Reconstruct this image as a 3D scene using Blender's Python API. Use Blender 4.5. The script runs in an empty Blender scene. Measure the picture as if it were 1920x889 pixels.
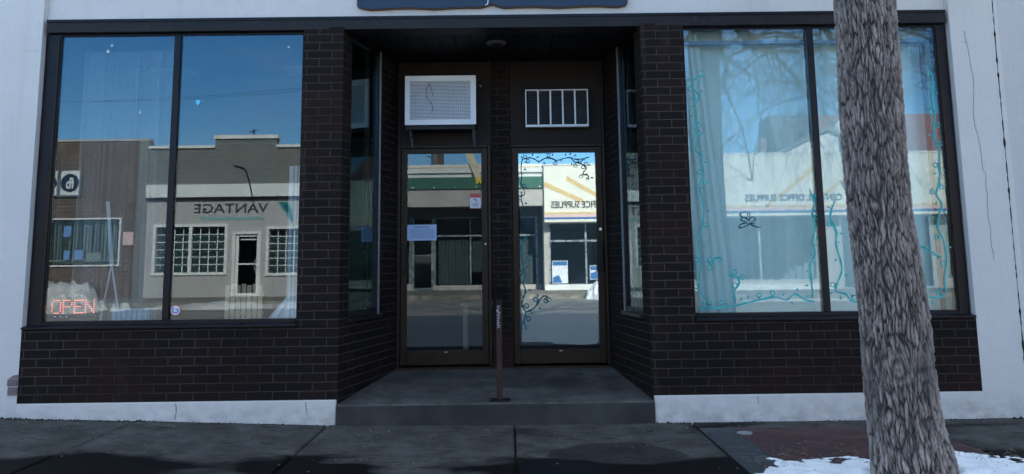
import bpy, bmesh, math, random
from mathutils import Vector, Matrix, noise
random.seed(7)
C = bpy.context.scene
R_ = math.radians
# ------------------------------------------------------------------ camera
cam = bpy.data.cameras.new('camera'); co = bpy.data.objects.new('camera', cam); C.collection.objects.link(co); C.camera = co
pit, yaw, rol = R_(8.16), R_(0.23), R_(0.718)
Rt0 = Vector((math.cos(yaw), -math.sin(yaw), 0)); Fh = Vector((math.sin(yaw), math.cos(yaw), 0)); Zv = Vector((0, 0, 1))
Fw = Fh*math.cos(pit)+Zv*math.sin(pit); Up0 = Zv*math.cos(pit)-Fh*math.sin(pit)
Rt = Rt0*math.cos(rol)-Up0*math.sin(rol); Up = Rt0*math.sin(rol)+Up0*math.cos(rol)
m = Matrix((Rt, Up, -Fw)).transposed().to_4x4(); m.translation = Vector((0, -6.55, 1.22)); co.matrix_world = m
cam.sensor_fit = 'HORIZONTAL'; cam.sensor_width = 36; cam.lens = 1550/1920*36
cam.shift_y = -(444.5-271)/1920; cam.clip_start = .05; cam.clip_end = 2000
# ------------------------------------------------------------------ sky, sun, exposure
SUN_EL, SUN_AZ = R_(27), R_(14)          # azimuth from +Y towards +X: the sun stands behind the shop
w = bpy.data.worlds.new('World'); C.world = w; w.use_nodes = True
nt = w.node_tree; bg = nt.nodes['Background']
sky = nt.nodes.new('ShaderNodeTexSky'); sky.sky_type = 'NISHITA'; sky.sun_disc = False
sky.sun_elevation = SUN_EL; sky.sun_rotation = SUN_AZ; sky.altitude = 600; sky.air_density = 1.0; sky.dust_density = 0.0; sky.ozone_density = 3.6
tc = nt.nodes.new('ShaderNodeTexCoord'); mp = nt.nodes.new('ShaderNodeMapping'); mp.inputs['Scale'].default_value = (1.2, 1.2, 4.0)
mp.inputs['Rotation'].default_value = (0, .12, .3)
nz = nt.nodes.new('ShaderNodeTexNoise'); nz.inputs['Scale'].default_value = 2.2; nz.inputs['Detail'].default_value = 7; nz.inputs['Roughness'].default_value = .6
nz.inputs['Distortion'].default_value = .5
rp = nt.nodes.new('ShaderNodeMapRange'); rp.inputs[1].default_value = .47; rp.inputs[2].default_value = .85; rp.inputs[3].default_value = 0; rp.inputs[4].default_value = .42
mx = nt.nodes.new('ShaderNodeMix'); mx.data_type = 'RGBA'; mx.inputs[7].default_value = (4.2, 4.8, 5.6, 1)
nt.links.new(tc.outputs['Generated'], mp.inputs[0]); nt.links.new(mp.outputs[0], nz.inputs[0]); nt.links.new(nz.outputs[0], rp.inputs[0])
hs = nt.nodes.new('ShaderNodeHueSaturation'); hs.inputs['Saturation'].default_value = 1.26; hs.inputs['Value'].default_value = .95
sx = nt.nodes.new('ShaderNodeSeparateXYZ'); ov = nt.nodes.new('ShaderNodeMapRange'); ad = nt.nodes.new('ShaderNodeMath'); ad.operation = 'ADD'; ad.use_clamp = True
for i, x in enumerate((.32, .85, 0, .55)): ov.inputs[i+1].default_value = x  # pale cloud added overhead, out of view, to make the skylight less blue
nt.links.new(tc.outputs['Generated'], sx.inputs[0]); nt.links.new(sx.outputs[2], ov.inputs[0]); nt.links.new(ov.outputs[0], ad.inputs[0]); nt.links.new(rp.outputs[0], ad.inputs[1])
nt.links.new(sky.outputs[0], hs.inputs['Color']); nt.links.new(ad.outputs[0], mx.inputs[0]); nt.links.new(hs.outputs[0], mx.inputs[6]); nt.links.new(mx.outputs[2], bg.inputs[0])
bg.inputs[1].default_value = 0.10
sl = bpy.data.lights.new('sun', 'SUN'); so = bpy.data.objects.new('sun', sl); C.collection.objects.link(so)
sl.energy = 3.3; sl.angle = R_(.5); sl.color = (1, .90, .76)
sd = Vector((math.sin(SUN_AZ)*math.cos(SUN_EL), math.cos(SUN_AZ)*math.cos(SUN_EL), math.sin(SUN_EL)))
so.rotation_euler = sd.to_track_quat('Z', 'Y').to_euler()
vs = C.view_settings; C.display_settings.display_device = 'sRGB'; vs.view_transform = 'Standard'; vs.look = 'None'; vs.gamma = 1; vs.use_curve_mapping = False
vs.exposure = 1.97
C.cycles.max_bounces = 12; C.cycles.glossy_bounces = 8; C.cycles.transparent_max_bounces = 24; C.cycles.diffuse_bounces = 4

# ------------------------------------------------------------------ materials
def mat(name):
    m = bpy.data.materials.new(name); m.use_nodes = True
    return m, m.node_tree, m.node_tree.nodes['Principled BSDF']
def N(t, kind, **kw):
    n = t.nodes.new('ShaderNode'+kind)
    for k, v in kw.items(): setattr(n, k, v)
    return n
def pos(t, scale=(1, 1, 1)):
    g = N(t, 'NewGeometry'); p = N(t, 'Mapping'); p.inputs['Scale'].default_value = scale
    t.links.new(g.outputs['Position'], p.inputs[0]); return p.outputs[0]
def noi(t, vec, sc, det=4, rough=.55):
    n = N(t, 'TexNoise'); n.inputs['Scale'].default_value = sc; n.inputs['Detail'].default_value = det; n.inputs['Roughness'].default_value = rough
    t.links.new(vec, n.inputs[0]); return n.outputs[0]
def rng(t, v, a, b, c=0., d=1.):
    n = N(t, 'MapRange'); t.links.new(v, n.inputs[0])
    for i, x in enumerate((a, b, c, d)): n.inputs[i+1].default_value = x
    return n.outputs[0]
def mixc(t, f, a, b, blend='MIX'):
    n = N(t, 'Mix', data_type='RGBA', blend_type=blend)
    if isinstance(f, (int, float)): n.inputs[0].default_value = f
    else: t.links.new(f, n.inputs[0])
    for i, x in ((6, a), (7, b)):
        if isinstance(x, tuple): n.inputs[i].default_value = (*x[:3], 1)
        else: t.links.new(x, n.inputs[i])
    return n.outputs[2]
def bump(t, b, h, s, d=.01, prev=None):
    n = N(t, 'Bump'); n.inputs['Strength'].default_value = s; n.inputs['Distance'].default_value = d
    t.links.new(h, n.inputs['Height'])
    if prev: t.links.new(prev, n.inputs['Normal'])
    t.links.new(n.outputs[0], b.inputs['Normal']); return n.outputs[0]
def math_(t, op, a, b):
    n = N(t, 'Math', operation=op)
    for i, x in enumerate((a, b)):
        if isinstance(x, (int, float)): n.inputs[i].default_value = x
        else: t.links.new(x, n.inputs[i])
    return n.outputs[0]
def plain(name, col, rough=.6, var=.15, sc=6, metal=0, bmp=.15, stain=None, spec=None):
    """base colour with large soft mottling, fine grain and a little bump"""
    m, t, b = mat(name); p = pos(t)
    n1 = noi(t, p, sc, 6); n2 = noi(t, p, sc*9, 3)
    lo = tuple(c*(1-var) for c in col); hi = tuple(min(1, c*(1+var)) for c in col)
    c = mixc(t, rng(t, n1, .3, .7), lo, hi); c = mixc(t, rng(t, n2, .62, .8, 0, .35), c, tuple(x*.6 for x in (stain or col)))
    t.links.new(c, b.inputs['Base Color']); b.inputs['Metallic'].default_value = metal
    b.inputs['Specular IOR Level'].default_value = spec if spec is not None else (.22 if max(col) < .06 else .4)
    t.links.new(rng(t, n1, .3, .7, max(.02, rough-.1), min(1, rough+.1)), b.inputs['Roughness'])
    if bmp: bump(t, b, n2, bmp, .003)
    return m
def brick(name, c1, c2, mortar, w_=.203, h_=.0671, z0=.2027, mort=.009, bm=.5, rough=.75):
    """running-bond brick on any upright face: u runs along the wall, v is height"""
    m, t, b = mat(name)
    g = N(t, 'NewGeometry'); cr = N(t, 'VectorMath', operation='CROSS_PRODUCT'); cr.inputs[1].default_value = (0, 0, 1)
    t.links.new(g.outputs['True Normal'], cr.inputs[0])
    nm = N(t, 'VectorMath', operation='NORMALIZE'); t.links.new(cr.outputs[0], nm.inputs[0])
    dt = N(t, 'VectorMath', operation='DOT_PRODUCT'); t.links.new(nm.outputs[0], dt.inputs[0]); t.links.new(g.outputs['Position'], dt.inputs[1])
    sp = N(t, 'SeparateXYZ'); t.links.new(g.outputs['Position'], sp.inputs[0])
    v = math_(t, 'SUBTRACT', sp.outputs[2], z0-h_*20)
    cb = N(t, 'CombineXYZ'); t.links.new(math_(t, 'ADD', dt.outputs['Value'], 50.03), cb.inputs[0]); t.links.new(v, cb.inputs[1])
    wob = N(t, 'VectorMath', operation='MULTIPLY_ADD')
    nn = N(t, 'TexNoise'); nn.inputs['Scale'].default_value = 14; t.links.new(g.outputs['Position'], nn.inputs[0])
    wob.inputs[1].default_value = (.005, .005, 0); t.links.new(nn.outputs['Color'], wob.inputs[0]); t.links.new(cb.outputs[0], wob.inputs[2])
    bt = N(t, 'TexBrick'); bt.inputs['Scale'].default_value = 1; bt.inputs['Brick Width'].default_value = w_; bt.inputs['Row Height'].default_value = h_
    bt.inputs['Mortar Size'].default_value = mort/2; bt.inputs['Mortar Smooth'].default_value = .35; bt.offset = .5
    bt.inputs['Color1'].default_value = (*c1, 1); bt.inputs['Color2'].default_value = (*c2, 1); bt.inputs['Mortar'].default_value = (*mortar, 1); bt.inputs['Bias'].default_value = -.25
    t.links.new(wob.outputs[0], bt.inputs[0])
    p = g.outputs['Position']
    c = mixc(t, rng(t, noi(t, p, 1.3, 5), .35, .7, 0, .55), bt.outputs[0], tuple(x*.62 for x in c1))
    c = mixc(t, rng(t, noi(t, p, 60, 3), .5, .8, 0, .5), c, tuple(x*1.7 for x in c2))
    c = mixc(t, rng(t, noi(t, pos(t, (1.1, 1.1, 2.2)), .8, 3), .5, .68, 0, .6), c, (c2[0]*1.15, c2[1]*.9, c2[2]*.8))
    c = mixc(t, rng(t, noi(t, pos(t, (5, 5, 1.2)), 1.5, 6), .60, .75, 0, .35), c, tuple(x*.8 for x in mortar))
    t.links.new(c, b.inputs['Base Color']); b.inputs['Roughness'].default_value = rough; b.inputs['Specular IOR Level'].default_value = .15
    pv = bump(t, b, noi(t, p, 160, 3), .35, .002)
    inv = math_(t, 'SUBTRACT', 1, bt.outputs['Fac']); bump(t, b, inv, bm, .008, pv)
    return m
def glassm(name, refl, tint, k=.5, wav=.0):
    m, t, b = mat(name); t.nodes.remove(b); out = t.nodes['Material Output']
    tr = N(t, 'BsdfTransparent'); tr.inputs[0].default_value = (*tint, 1)
    gl = N(t, 'BsdfGlossy'); gl.inputs['Roughness'].default_value = .0; gl.inputs[0].default_value = (.80, .93, 1, 1)
    fr = N(t, 'Fresnel'); fr.inputs[0].default_value = 1.5
    f = math_(t, 'MINIMUM', math_(t, 'ADD', math_(t, 'MULTIPLY', fr.outputs[0], k), refl), 1.0)
    if wav:
        bn = N(t, 'Bump'); bn.inputs['Strength'].default_value = wav; bn.inputs['Distance'].default_value = .01
        t.links.new(noi(t, pos(t, (1, 1, .6)), 1.6, 1), bn.inputs['Height']); t.links.new(bn.outputs[0], gl.inputs['Normal'])
    mx = N(t, 'MixShader'); t.links.new(f, mx.inputs[0]); t.links.new(tr.outputs[0], mx.inputs[1]); t.links.new(gl.outputs[0], mx.inputs[2])
    t.links.new(mx.outputs[0], out.inputs[0]); return m
def sheer(name, col, op):
    m, t, b = mat(name); out = t.nodes['Material Output']; b.inputs['Base Color'].default_value = (*col, 1); b.inputs['Roughness'].default_value = .9
    tr = N(t, 'BsdfTransparent'); mx = N(t, 'MixShader')
    wv = noi(t, pos(t, (60, 60, .4)), 1, 2); t.links.new(rng(t, wv, .3, .7, op*.4, op*1.3), mx.inputs[0])
    t.links.new(tr.outputs[0], mx.inputs[1]); t.links.new(b.outputs[0], mx.inputs[2]); t.links.new(mx.outputs[0], out.inputs[0]); return m
def emis(name, col, s):
    m, t, b = mat(name); b.inputs['Base Color'].default_value = (*col, 1); b.inputs['Emission Color'].default_value = (*col, 1); b.inputs['Emission Strength'].default_value = s; return m
M = {}
M['brick'] = brick('dark brown brick', (.0105, .0078, .0070), (.0220, .0125, .0098), (.072, .058, .051))
M['beam'] = plain('dark painted beam', (.019, .017, .018), .5, .35, 3, stain=(.2, .2, .2))
M['frame'] = plain('dark bronze metal', (.014, .013, .016), .35, .3, 5, metal=.2)
M['bronze'] = plain('brown anodised metal', (.028, .018, .011), .4, .25, 5, metal=.25)
M['alu'] = plain('bright aluminium', (.45, .50, .52), .3, .15, 5, metal=.8)
M['dullalu'] = plain('dull aluminium', (.16, .19, .20), .45, .2, 5, metal=.3)
M['panel'] = plain('brown transom panel', (.020, .014, .011), .6, .25, 4)
M['soffit'] = plain('dark stained board', (.010, .009, .009), .6, .3, 4)
M['black'] = plain('black metal', (.008, .008, .009), .4, .2, 8)
M['rail'] = plain('rusty brown paint', (.045, .022, .020), .6, .35, 16, stain=(.25, .22, .22))
M['flake'] = plain('bare flaked paint', (.45, .40, .45), .7, .25, 40)
# white stucco: fine grain, faint runs, grime close to the pavement
def stucco(name, col):
    m, t, b = mat(name); p = pos(t)
    c = mixc(t, rng(t, noi(t, p, .9, 6), .3, .7), tuple(x*.9 for x in col), col)
    c = mixc(t, rng(t, noi(t, pos(t, (9, 9, .5)), 1, 5), .55, .85, 0, .3), c, tuple(x*.62 for x in col))
    c = mixc(t, rng(t, noi(t, p, 35, 4), .60, .78, 0, .45), c, tuple(x*.7 for x in col))
    sp = N(t, 'SeparateXYZ'); t.links.new(p, sp.inputs[0])
    low = math_(t, 'MULTIPLY', rng(t, sp.outputs[2], .02, .22, 1, 0), rng(t, noi(t, pos(t, (6, 6, 9)), 1.4, 6), .38, .68))
    c = mixc(t, math_(t, 'MULTIPLY', low, .45), c, (.16, .13, .10))
    t.links.new(c, b.inputs['Base Color']); b.inputs['Roughness'].default_value = .85
    pv = bump(t, b, noi(t, p, 90, 4), .5, .004); bump(t, b, noi(t, p, 6, 5), .35, .02, pv); return m
M['stucco'] = stucco('white painted stucco', (.72, .68, .635))
M['stucco2'] = stucco('grey white stucco', (.64, .61, .58))
M['dark'] = plain('dark crack', (.03, .025, .02), .9)
# concrete with wet patches
def concrete(name, dry, wet, ycut, bias=0):
    m, t, b = mat(name); p = pos(t); sp = N(t, 'SeparateXYZ'); t.links.new(p, sp.inputs[0])
    big = noi(t, pos(t, (.55, .9, 1)), 1.7, 5, .5)
    f = math_(t, 'ADD', rng(t, sp.outputs[1], ycut-.28, ycut+.28, .55, -.55), math_(t, 'MULTIPLY', math_(t, 'SUBTRACT', big, .5-bias), 4.2))
    f = rng(t, f, -.12, .30, 0, 1)
    # one dried-up puddle shape in front of the step
    px = math_(t, 'POWER', math_(t, 'DIVIDE', math_(t, 'SUBTRACT', sp.outputs[0], .66), .42), 2); py = math_(t, 'POWER', math_(t, 'DIVIDE', math_(t, 'ADD', sp.outputs[1], 1.1), .42), 2)
    pud = rng(t, math_(t, 'ADD', math_(t, 'ADD', px, py), math_(t, 'MULTIPLY', math_(t, 'SUBTRACT', big, .5), 3)), .9, 1.08, 1, 0)
    f = math_(t, 'MAXIMUM', f, math_(t, 'MULTIPLY', pud, .55))
    sm = noi(t, p, 22, 5)
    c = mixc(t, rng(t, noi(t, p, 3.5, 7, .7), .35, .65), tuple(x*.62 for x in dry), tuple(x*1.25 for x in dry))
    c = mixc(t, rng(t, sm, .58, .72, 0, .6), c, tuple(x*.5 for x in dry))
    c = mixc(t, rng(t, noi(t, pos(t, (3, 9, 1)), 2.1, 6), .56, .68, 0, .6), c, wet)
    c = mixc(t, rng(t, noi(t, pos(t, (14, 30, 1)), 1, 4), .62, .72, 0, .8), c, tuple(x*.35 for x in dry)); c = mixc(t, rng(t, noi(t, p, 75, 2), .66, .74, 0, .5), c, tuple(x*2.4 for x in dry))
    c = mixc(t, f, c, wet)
    t.links.new(c, b.inputs['Base Color']); t.links.new(rng(t, f, 0, 1, .85, .6), b.inputs['Roughness']); b.inputs['Specular IOR Level'].default_value = .06
    bump(t, b, noi(t, p, 120, 4), .3, .004); return m
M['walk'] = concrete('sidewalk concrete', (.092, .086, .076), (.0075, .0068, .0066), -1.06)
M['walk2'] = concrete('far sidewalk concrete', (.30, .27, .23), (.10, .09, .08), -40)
M['step'] = concrete('entrance concrete', (.092, .088, .080), (.04, .038, .036), -3)
def stepface():
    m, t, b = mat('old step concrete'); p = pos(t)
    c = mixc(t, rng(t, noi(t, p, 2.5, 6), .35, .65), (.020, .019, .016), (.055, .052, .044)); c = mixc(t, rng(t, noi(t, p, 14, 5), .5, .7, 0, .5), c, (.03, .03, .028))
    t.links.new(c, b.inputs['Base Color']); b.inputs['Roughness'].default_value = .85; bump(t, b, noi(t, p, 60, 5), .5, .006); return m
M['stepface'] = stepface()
def paver(name, c1, c2, mortar, w_, h_, rot):
    m, t, b = mat(name); p = N(t, 'Mapping'); g = N(t, 'NewGeometry'); t.links.new(g.outputs['Position'], p.inputs[0]); p.inputs['Rotation'].default_value = (0, 0, rot); p.inputs['Location'].default_value = (30, 30, 0)
    bt = N(t, 'TexBrick'); bt.inputs['Scale'].default_value = 1; bt.inputs['Brick Width'].default_value = w_; bt.inputs['Row Height'].default_value = h_; bt.inputs['Mortar Size'].default_value = .006
    bt.inputs['Color1'].default_value = (*c1, 1); bt.inputs['Color2'].default_value = (*c2, 1); bt.inputs['Mortar'].default_value = (*mortar, 1); t.links.new(p.outputs[0], bt.inputs[0])
    q = pos(t); c = mixc(t, rng(t, noi(t, q, 2.5, 6), .35, .7, 0, .7), bt.outputs[0], tuple(x*.45 for x in c1)); t.links.new(c, b.inputs['Base Color'])
    t.links.new(rng(t, noi(t, q, 2.5, 6), .35, .7, .8, .45), b.inputs['Roughness']); bump(t, b, math_(t, 'SUBTRACT', 1, bt.outputs['Fac']), .5, .006); return m
M['redpaver'] = paver('wet red pavers', (.120, .046, .042), (.062, .030, .030), (.012, .010, .010), .2, .1, .75)
M['greypaver'] = paver('grey pavers', (.075, .078, .080), (.050, .053, .058), (.012, .013, .015), .2, .1, 0)
def asphalt():
    m, t, b = mat('asphalt'); p = pos(t)
    c = mixc(t, rng(t, noi(t, pos(t, (.25, 1.3, 1)), 1, 6), .35, .65), (.26, .23, .20), (.38, .34, .29)); c = mixc(t, rng(t, noi(t, p, 40, 3), .55, .7, 0, .5), c, (.28, .27, .25))
    t.links.new(c, b.inputs['Base Color']); t.links.new(rng(t, noi(t, pos(t, (.25, 1.3, 1)), 1, 6), .35, .65, .5, .9), b.inputs['Roughness']); bump(t, b, noi(t, p, 150, 3), .4, .004); return m
M['asphalt'] = asphalt()
def snowm():
    m, t, b = mat('old snow'); p = pos(t)
    c = mixc(t, rng(t, noi(t, p, 6, 7, .7), .5, .85), (.95, .95, .94), (.72, .71, .70)); c = mixc(t, rng(t, noi(t, p, 45, 3), .66, .72), c, (.08, .06, .05))
    t.links.new(c, b.inputs['Base Color']); b.inputs['Roughness'].default_value = .7; bump(t, b, noi(t, p, 40, 6), .35, .012); return m
M['snow'] = snowm(); M['dsnow'] = plain('dirty ploughed snow', (.66, .63, .60), .8, .22, 1.6, bmp=.4)
def barkm():
    m, t, b = mat('furrowed bark'); at = N(t, 'Attribute', attribute_name='ridge'); p = pos(t)
    c = mixc(t, rng(t, at.outputs['Fac'], .05, .85), (.018, .0135, .011), (.42, .345, .30))
    c = mixc(t, rng(t, noi(t, pos(t, (45, 45, 14)), 1, 6), .45, .68, 0, .55), c, (.085, .070, .062)); c = mixc(t, rng(t, noi(t, p, 2.3, 4), .5, .72, 0, .45), c, (.06, .052, .052))
    t.links.new(c, b.inputs['Base Color']); b.inputs['Roughness'].default_value = .92; bump(t, b, noi(t, pos(t, (60, 60, 16)), 1, 7, .7), .7, .006); return m
M['bark'] = barkm(); M['twig'] = plain('twig bark', (.075, .062, .055), .9, .3, 12)
M['glassL'] = glassm('shop window glass', .047, (.93, .96, .96), .35, .0015)
M['glassR'] = glassm('tinted shop window glass', .056, (.93, .97, .965), .35, .0015)
M['glassD'] = glassm('door glass', .038, (.88, .90, .90), .35, .0015)
M['glassS'] = glassm('side window glass', .01, (.75, .90, .90), .22)
def filmm():
    m, t, b = mat('mirror window film'); b.inputs['Base Color'].default_value = (.44, .48, .50, 1); b.inputs['Metallic'].default_value = 1; b.inputs['Roughness'].default_value = .015
    out = t.nodes['Material Output']; d = N(t, 'BsdfDiffuse'); d.inputs[0].default_value = (.25, .38, .42, 1); mx = N(t, 'MixShader'); t.links.new(rng(t, noi(t, pos(t), 5, 6), .3, .7, .12, .22), mx.inputs[0])
    t.links.new(b.outputs[0], mx.inputs[1]); t.links.new(d.outputs[0], mx.inputs[2]); t.links.new(mx.outputs[0], out.inputs[0])
    return m
M['film'] = filmm()
M['vine'] = plain('teal window paint', (.05, .46, .44), .6, .25, 12); M['vined'] = plain('dark teal window paint', (.02, .15, .19), .6, .25, 12)
M['lotus'] = plain('dark blue window paint', (.01, .055, .095), .6, .2, 12)
M['curtain'] = plain('white lining cloth', (.70, .84, .82), .9, .06, 2, bmp=0)
M['cloth'] = plain('white cloth', (.75, .78, .80), .9, .06, 4)
M['sheer'] = sheer('sheer curtain', (.75, .78, .8), .17)
M['room'] = plain('dim interior wall', (.10, .10, .11), .9, .15, 2); M['roomd'] = plain('dark interior', (.022, .022, .025), .9, .2, 2)
M['wood'] = plain('pale slatted wood', (.42, .33, .20), .7, .2, 6); M['woodd'] = plain('brown timber', (.13, .08, .06), .7, .25, 6)
M['bluebox'] = plain('pale blue plastic', (.25, .38, .50), .6, .1, 6)
M['white'] = plain('white paint', (.78, .79, .80), .5, .06, 5); M['acw'] = plain('white enamel', (.95, .96, .97), .4, .05, 5); M['acgrid'] = plain('grey condenser fins', (.22, .27, .32), .5, .2, 20, metal=.4)
M['paper'] = plain('pale paper', (.42, .55, .80), .8, .06, 8, bmp=0); M['paperw'] = plain('white paper', (.72, .74, .78), .8, .05, 8, bmp=0)
M['ink'] = plain('blue ink', (.04, .10, .35), .8, .1, 8, bmp=0); M['inkg'] = plain('grey ink', (.18, .25, .36), .8, .1, 8, bmp=0)
M['red'] = plain('red print', (.55, .10, .12), .7, .1, 8, bmp=0); M['signblue'] = plain('navy sign paint', (.012, .030, .060), .4, .2, 4); M['gold'] = plain('brown sign edge', (.12, .06, .03), .5, .2, 8)
M['teal'] = plain('teal sign paint', (.02, .30, .30), .5, .08, 4, bmp=0); M['tealp'] = plain('pale teal sign paint', (.16, .42, .42), .5, .08, 4, bmp=0); M['sky'] = plain('light blue heart print', (.15, .62, .85), .5, .05, 4, bmp=0)
M['led'] = emis('red lamp', (1, .16, .09), .75); M['ledb'] = emis('blue lamp', (.4, .4, 1), .3)
# far side of the street
M['fbrick'] = brick('brown far brick', (.165, .115, .088), (.095, .068, .055), (.27, .235, .205), .30, .13, 0, .024, .4)
M['gbrick'] = brick('grey painted brick', (.23, .235, .225), (.185, .195, .185), (.085, .09, .09), .30, .13, 0, .022, .4)
M['beige'] = plain('taupe wall', (.45, .43, .41), .85, .07, 1.2); M['offw'] = plain('off white trim', (.78, .77, .74), .7, .08, 2); M['conc'] = plain('raw concrete band', (.46, .43, .40), .85, .14, 2.5, stain=(.25, .22, .2))
M['green'] = plain('green metal fascia', (.030, .135, .095), .45, .1, 2); M['cream'] = plain('cream sign face', (.80, .76, .66), .6, .06, 1.5); M['yellow'] = plain('yellow stripe', (.70, .50, .22), .6, .08, 3, bmp=0)
M['pink'] = plain('pale pink stripe', (.75, .52, .50), .6, .05, 3, bmp=0); M['blue'] = plain('blue stripe', (.03, .14, .36), .6, .08, 3, bmp=0); M['letter'] = plain('dark letters', (.03, .04, .06), .5, .1, 3, bmp=0)
M['fglass'] = glassm('far window glass', .03, (.70, .76, .78), .5); M['fgreen'] = plain('green grey blind', (.20, .27, .25), .8, .3, 3); M['fcurt'] = plain('grey drape', (.28, .28, .27), .9, .15, 3)
M['mred'] = plain('red metal roof', (.30, .15, .14), .5, .12, 1.5); M['mdark'] = plain('dark slate roof', (.13, .155, .18), .8, .2, 1); M['mgreen'] = plain('grey green roof', (.24, .27, .25), .8, .15, 1)
M['pole'] = plain('weathered pole', (.13, .10, .08), .9, .25, 4); M['conifer'] = plain('conifer needles', (.03, .05, .035), .9, .3, 3); M['yt'] = plain('pale plank', (.72, .62, .44), .7, .15, 12); M['yd'] = plain('yellow plank end', (.85, .60, .05), .6, .05, 6)
M['straw'] = plain('dry straw', (.25, .19, .11), .9, .2, 6)

# ------------------------------------------------------------------ mesh helpers
WL = {}
def mesh_obj(name, verts, faces, material, parent=None, smooth=False, kind=None, origin=None):
    me = bpy.data.meshes.new(name)
    if origin is None:
        xs = [v[0] for v in verts]; ys = [v[1] for v in verts]; zs = [v[2] for v in verts]
        origin = Vector(((min(xs)+max(xs))/2, (min(ys)+max(ys))/2, min(zs)))
    me.from_pydata([Vector(v)-origin for v in verts], [], faces); me.update()
    o = bpy.data.objects.new(name, me); C.collection.objects.link(o)
    mats = material if isinstance(material, list) else [material]
    for x in mats: me.materials.append(x)
    if smooth:
        for p in me.polygons: p.use_smooth = True
    WL[o.name] = origin.copy(); o.location = origin
    if parent:
        o.parent = parent; o.matrix_parent_inverse = Matrix.Translation(-WL[parent.name])
    if kind: o['kind'] = kind
    return o
def thing(name, label, cat, loc, group=None):
    o = bpy.data.objects.new(name, None); C.collection.objects.link(o); o.location = loc; WL[o.name] = Vector(loc); o.empty_display_size = .2
    tag(o, label, cat, group); return o
def tag(o, label, cat=None, group=None):
    o['label'] = label
    if cat: o['category'] = cat
    if group: o['group'] = group
    return o
class MB:
    def __init__(s): s.v = []; s.f = []; s.mi = []; s.cur = 0
    def add(s, vs_, fs):
        n = len(s.v); s.v += [tuple(v) for v in vs_]; s.f += [tuple(i+n for i in f) for f in fs]; s.mi += [s.cur]*len(fs); return s
    def box(s, x0, x1, y0, y1, z0, z1, bev=0):
        if x0 > x1: x0, x1 = x1, x0
        if y0 > y1: y0, y1 = y1, y0
        if bev:
            b = bmesh.new(); bmesh.ops.create_cube(b, size=1)
            for v in b.verts: v.co = Vector(((x0+x1)/2+v.co.x*(x1-x0), (y0+y1)/2+v.co.y*(y1-y0), (z0+z1)/2+v.co.z*(z1-z0)))
            bmesh.ops.bevel(b, geom=b.edges[:], offset=bev, segments=2, affect='EDGES', profile=.5)
            b.verts.index_update(); s.add([v.co[:] for v in b.verts], [[v.index for v in f.verts] for f in b.faces]); b.free(); return s
        V = [(x0, y0, z0), (x1, y0, z0), (x1, y1, z0), (x0, y1, z0), (x0, y0, z1), (x1, y0, z1), (x1, y1, z1), (x0, y1, z1)]
        return s.add(V, [(0, 3, 2, 1), (4, 5, 6, 7), (0, 1, 5, 4), (1, 2, 6, 5), (2, 3, 7, 6), (3, 0, 4, 7)])
    def prism(s, poly, d, n):
        """poly: planar 3-D outline; pushed by vector d*n"""
        k = len(poly); off = Vector(n)*d; V = [Vector(p) for p in poly]; V += [p+off for p in V]
        return s.add(V, [tuple(range(k))[::-1], tuple(range(k, 2*k))]+[(i, (i+1) % k, k+(i+1) % k, k+i) for i in range(k)])
    def xz(s, poly, y0, y1):           # outline in the XZ plane from y0 to y1
        return s.prism([(x, y0, z) for x, z in poly], y1-y0, (0, 1, 0))
    def tube(s, pts, r, seg=8, cap=True):
        pts = [Vector(p) for p in pts]; n = len(pts); rr = r if isinstance(r, (list, tuple)) else [r]*n; base = len(s.v); V = []
        prev = None
        for i, p in enumerate(pts):
            d = (pts[min(i+1, n-1)]-pts[max(i-1, 0)]).normalized()
            if prev is None:
                a = d.cross(Vector((0, 1, 0)) if abs(d.y) < .9 else Vector((1, 0, 0))).normalized()
            else: a = (prev-d*prev.dot(d)).normalized()
            prev = a; b_ = d.cross(a)
            for k in range(seg):
                t = 2*math.pi*k/seg; V.append(p+(a*math.cos(t)+b_*math.sin(t))*rr[i])
        F = []
        for i in range(n-1):
            for k in range(seg):
                F.append((i*seg+k, i*seg+(k+1) % seg, (i+1)*seg+(k+1) % seg, (i+1)*seg+k))
        if cap: F += [tuple(range(seg))[::-1], tuple(range((n-1)*seg, n*seg))]
        return s.add(V, F)
    def build(s, name, material, parent=None, **kw):
        o = mesh_obj(name, s.v, s.f, material, parent, **kw)
        if isinstance(material, list):
            for p, i in zip(o.data.polygons, s.mi): p.material_index = i
        return o
def text(string, x, z, y, width, height, facing, material, name, parent, depth=.012, bold=0.):
    """raised lettering fitted to width x height; (x, z) is the reader's lower left corner; facing -1 looks to -Y, +1 looks to +Y"""
    cu = bpy.data.curves.new('t', 'FONT'); cu.body = string; cu.size = 1; cu.offset = bold; cu.resolution_u = 3
    ob = bpy.data.objects.new('t', cu); C.collection.objects.link(ob); dg = bpy.context.evaluated_depsgraph_get(); dg.update()
    me = bpy.data.meshes.new_from_object(ob.evaluated_get(dg)); bpy.data.objects.remove(ob)
    xs = [v.co.x for v in me.vertices]; ys = [v.co.y for v in me.vertices]; x0, x1, y0, y1 = min(xs), max(xs), min(ys), max(ys)
    sx = width/(x1-x0); sy = height/(y1-y0); hx = 1 if facing < 0 else -1
    b = bmesh.new(); b.from_mesh(me)
    r = bmesh.ops.extrude_face_region(b, geom=b.faces[:]); nv = {e for e in r['geom'] if isinstance(e, bmesh.types.BMVert)}
    for v in b.verts: v.co = Vector((x+hx*(v.co.x-x0)*sx, y+facing*(depth if v in nv else .0), z+(v.co.y-y0)*sy))
    b.verts.index_update(); V = [v.co[:] for v in b.verts]; F = [[v.index for v in f.verts] for f in b.faces]; b.free()
    return mesh_obj(name, V, F, material, parent)
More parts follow.
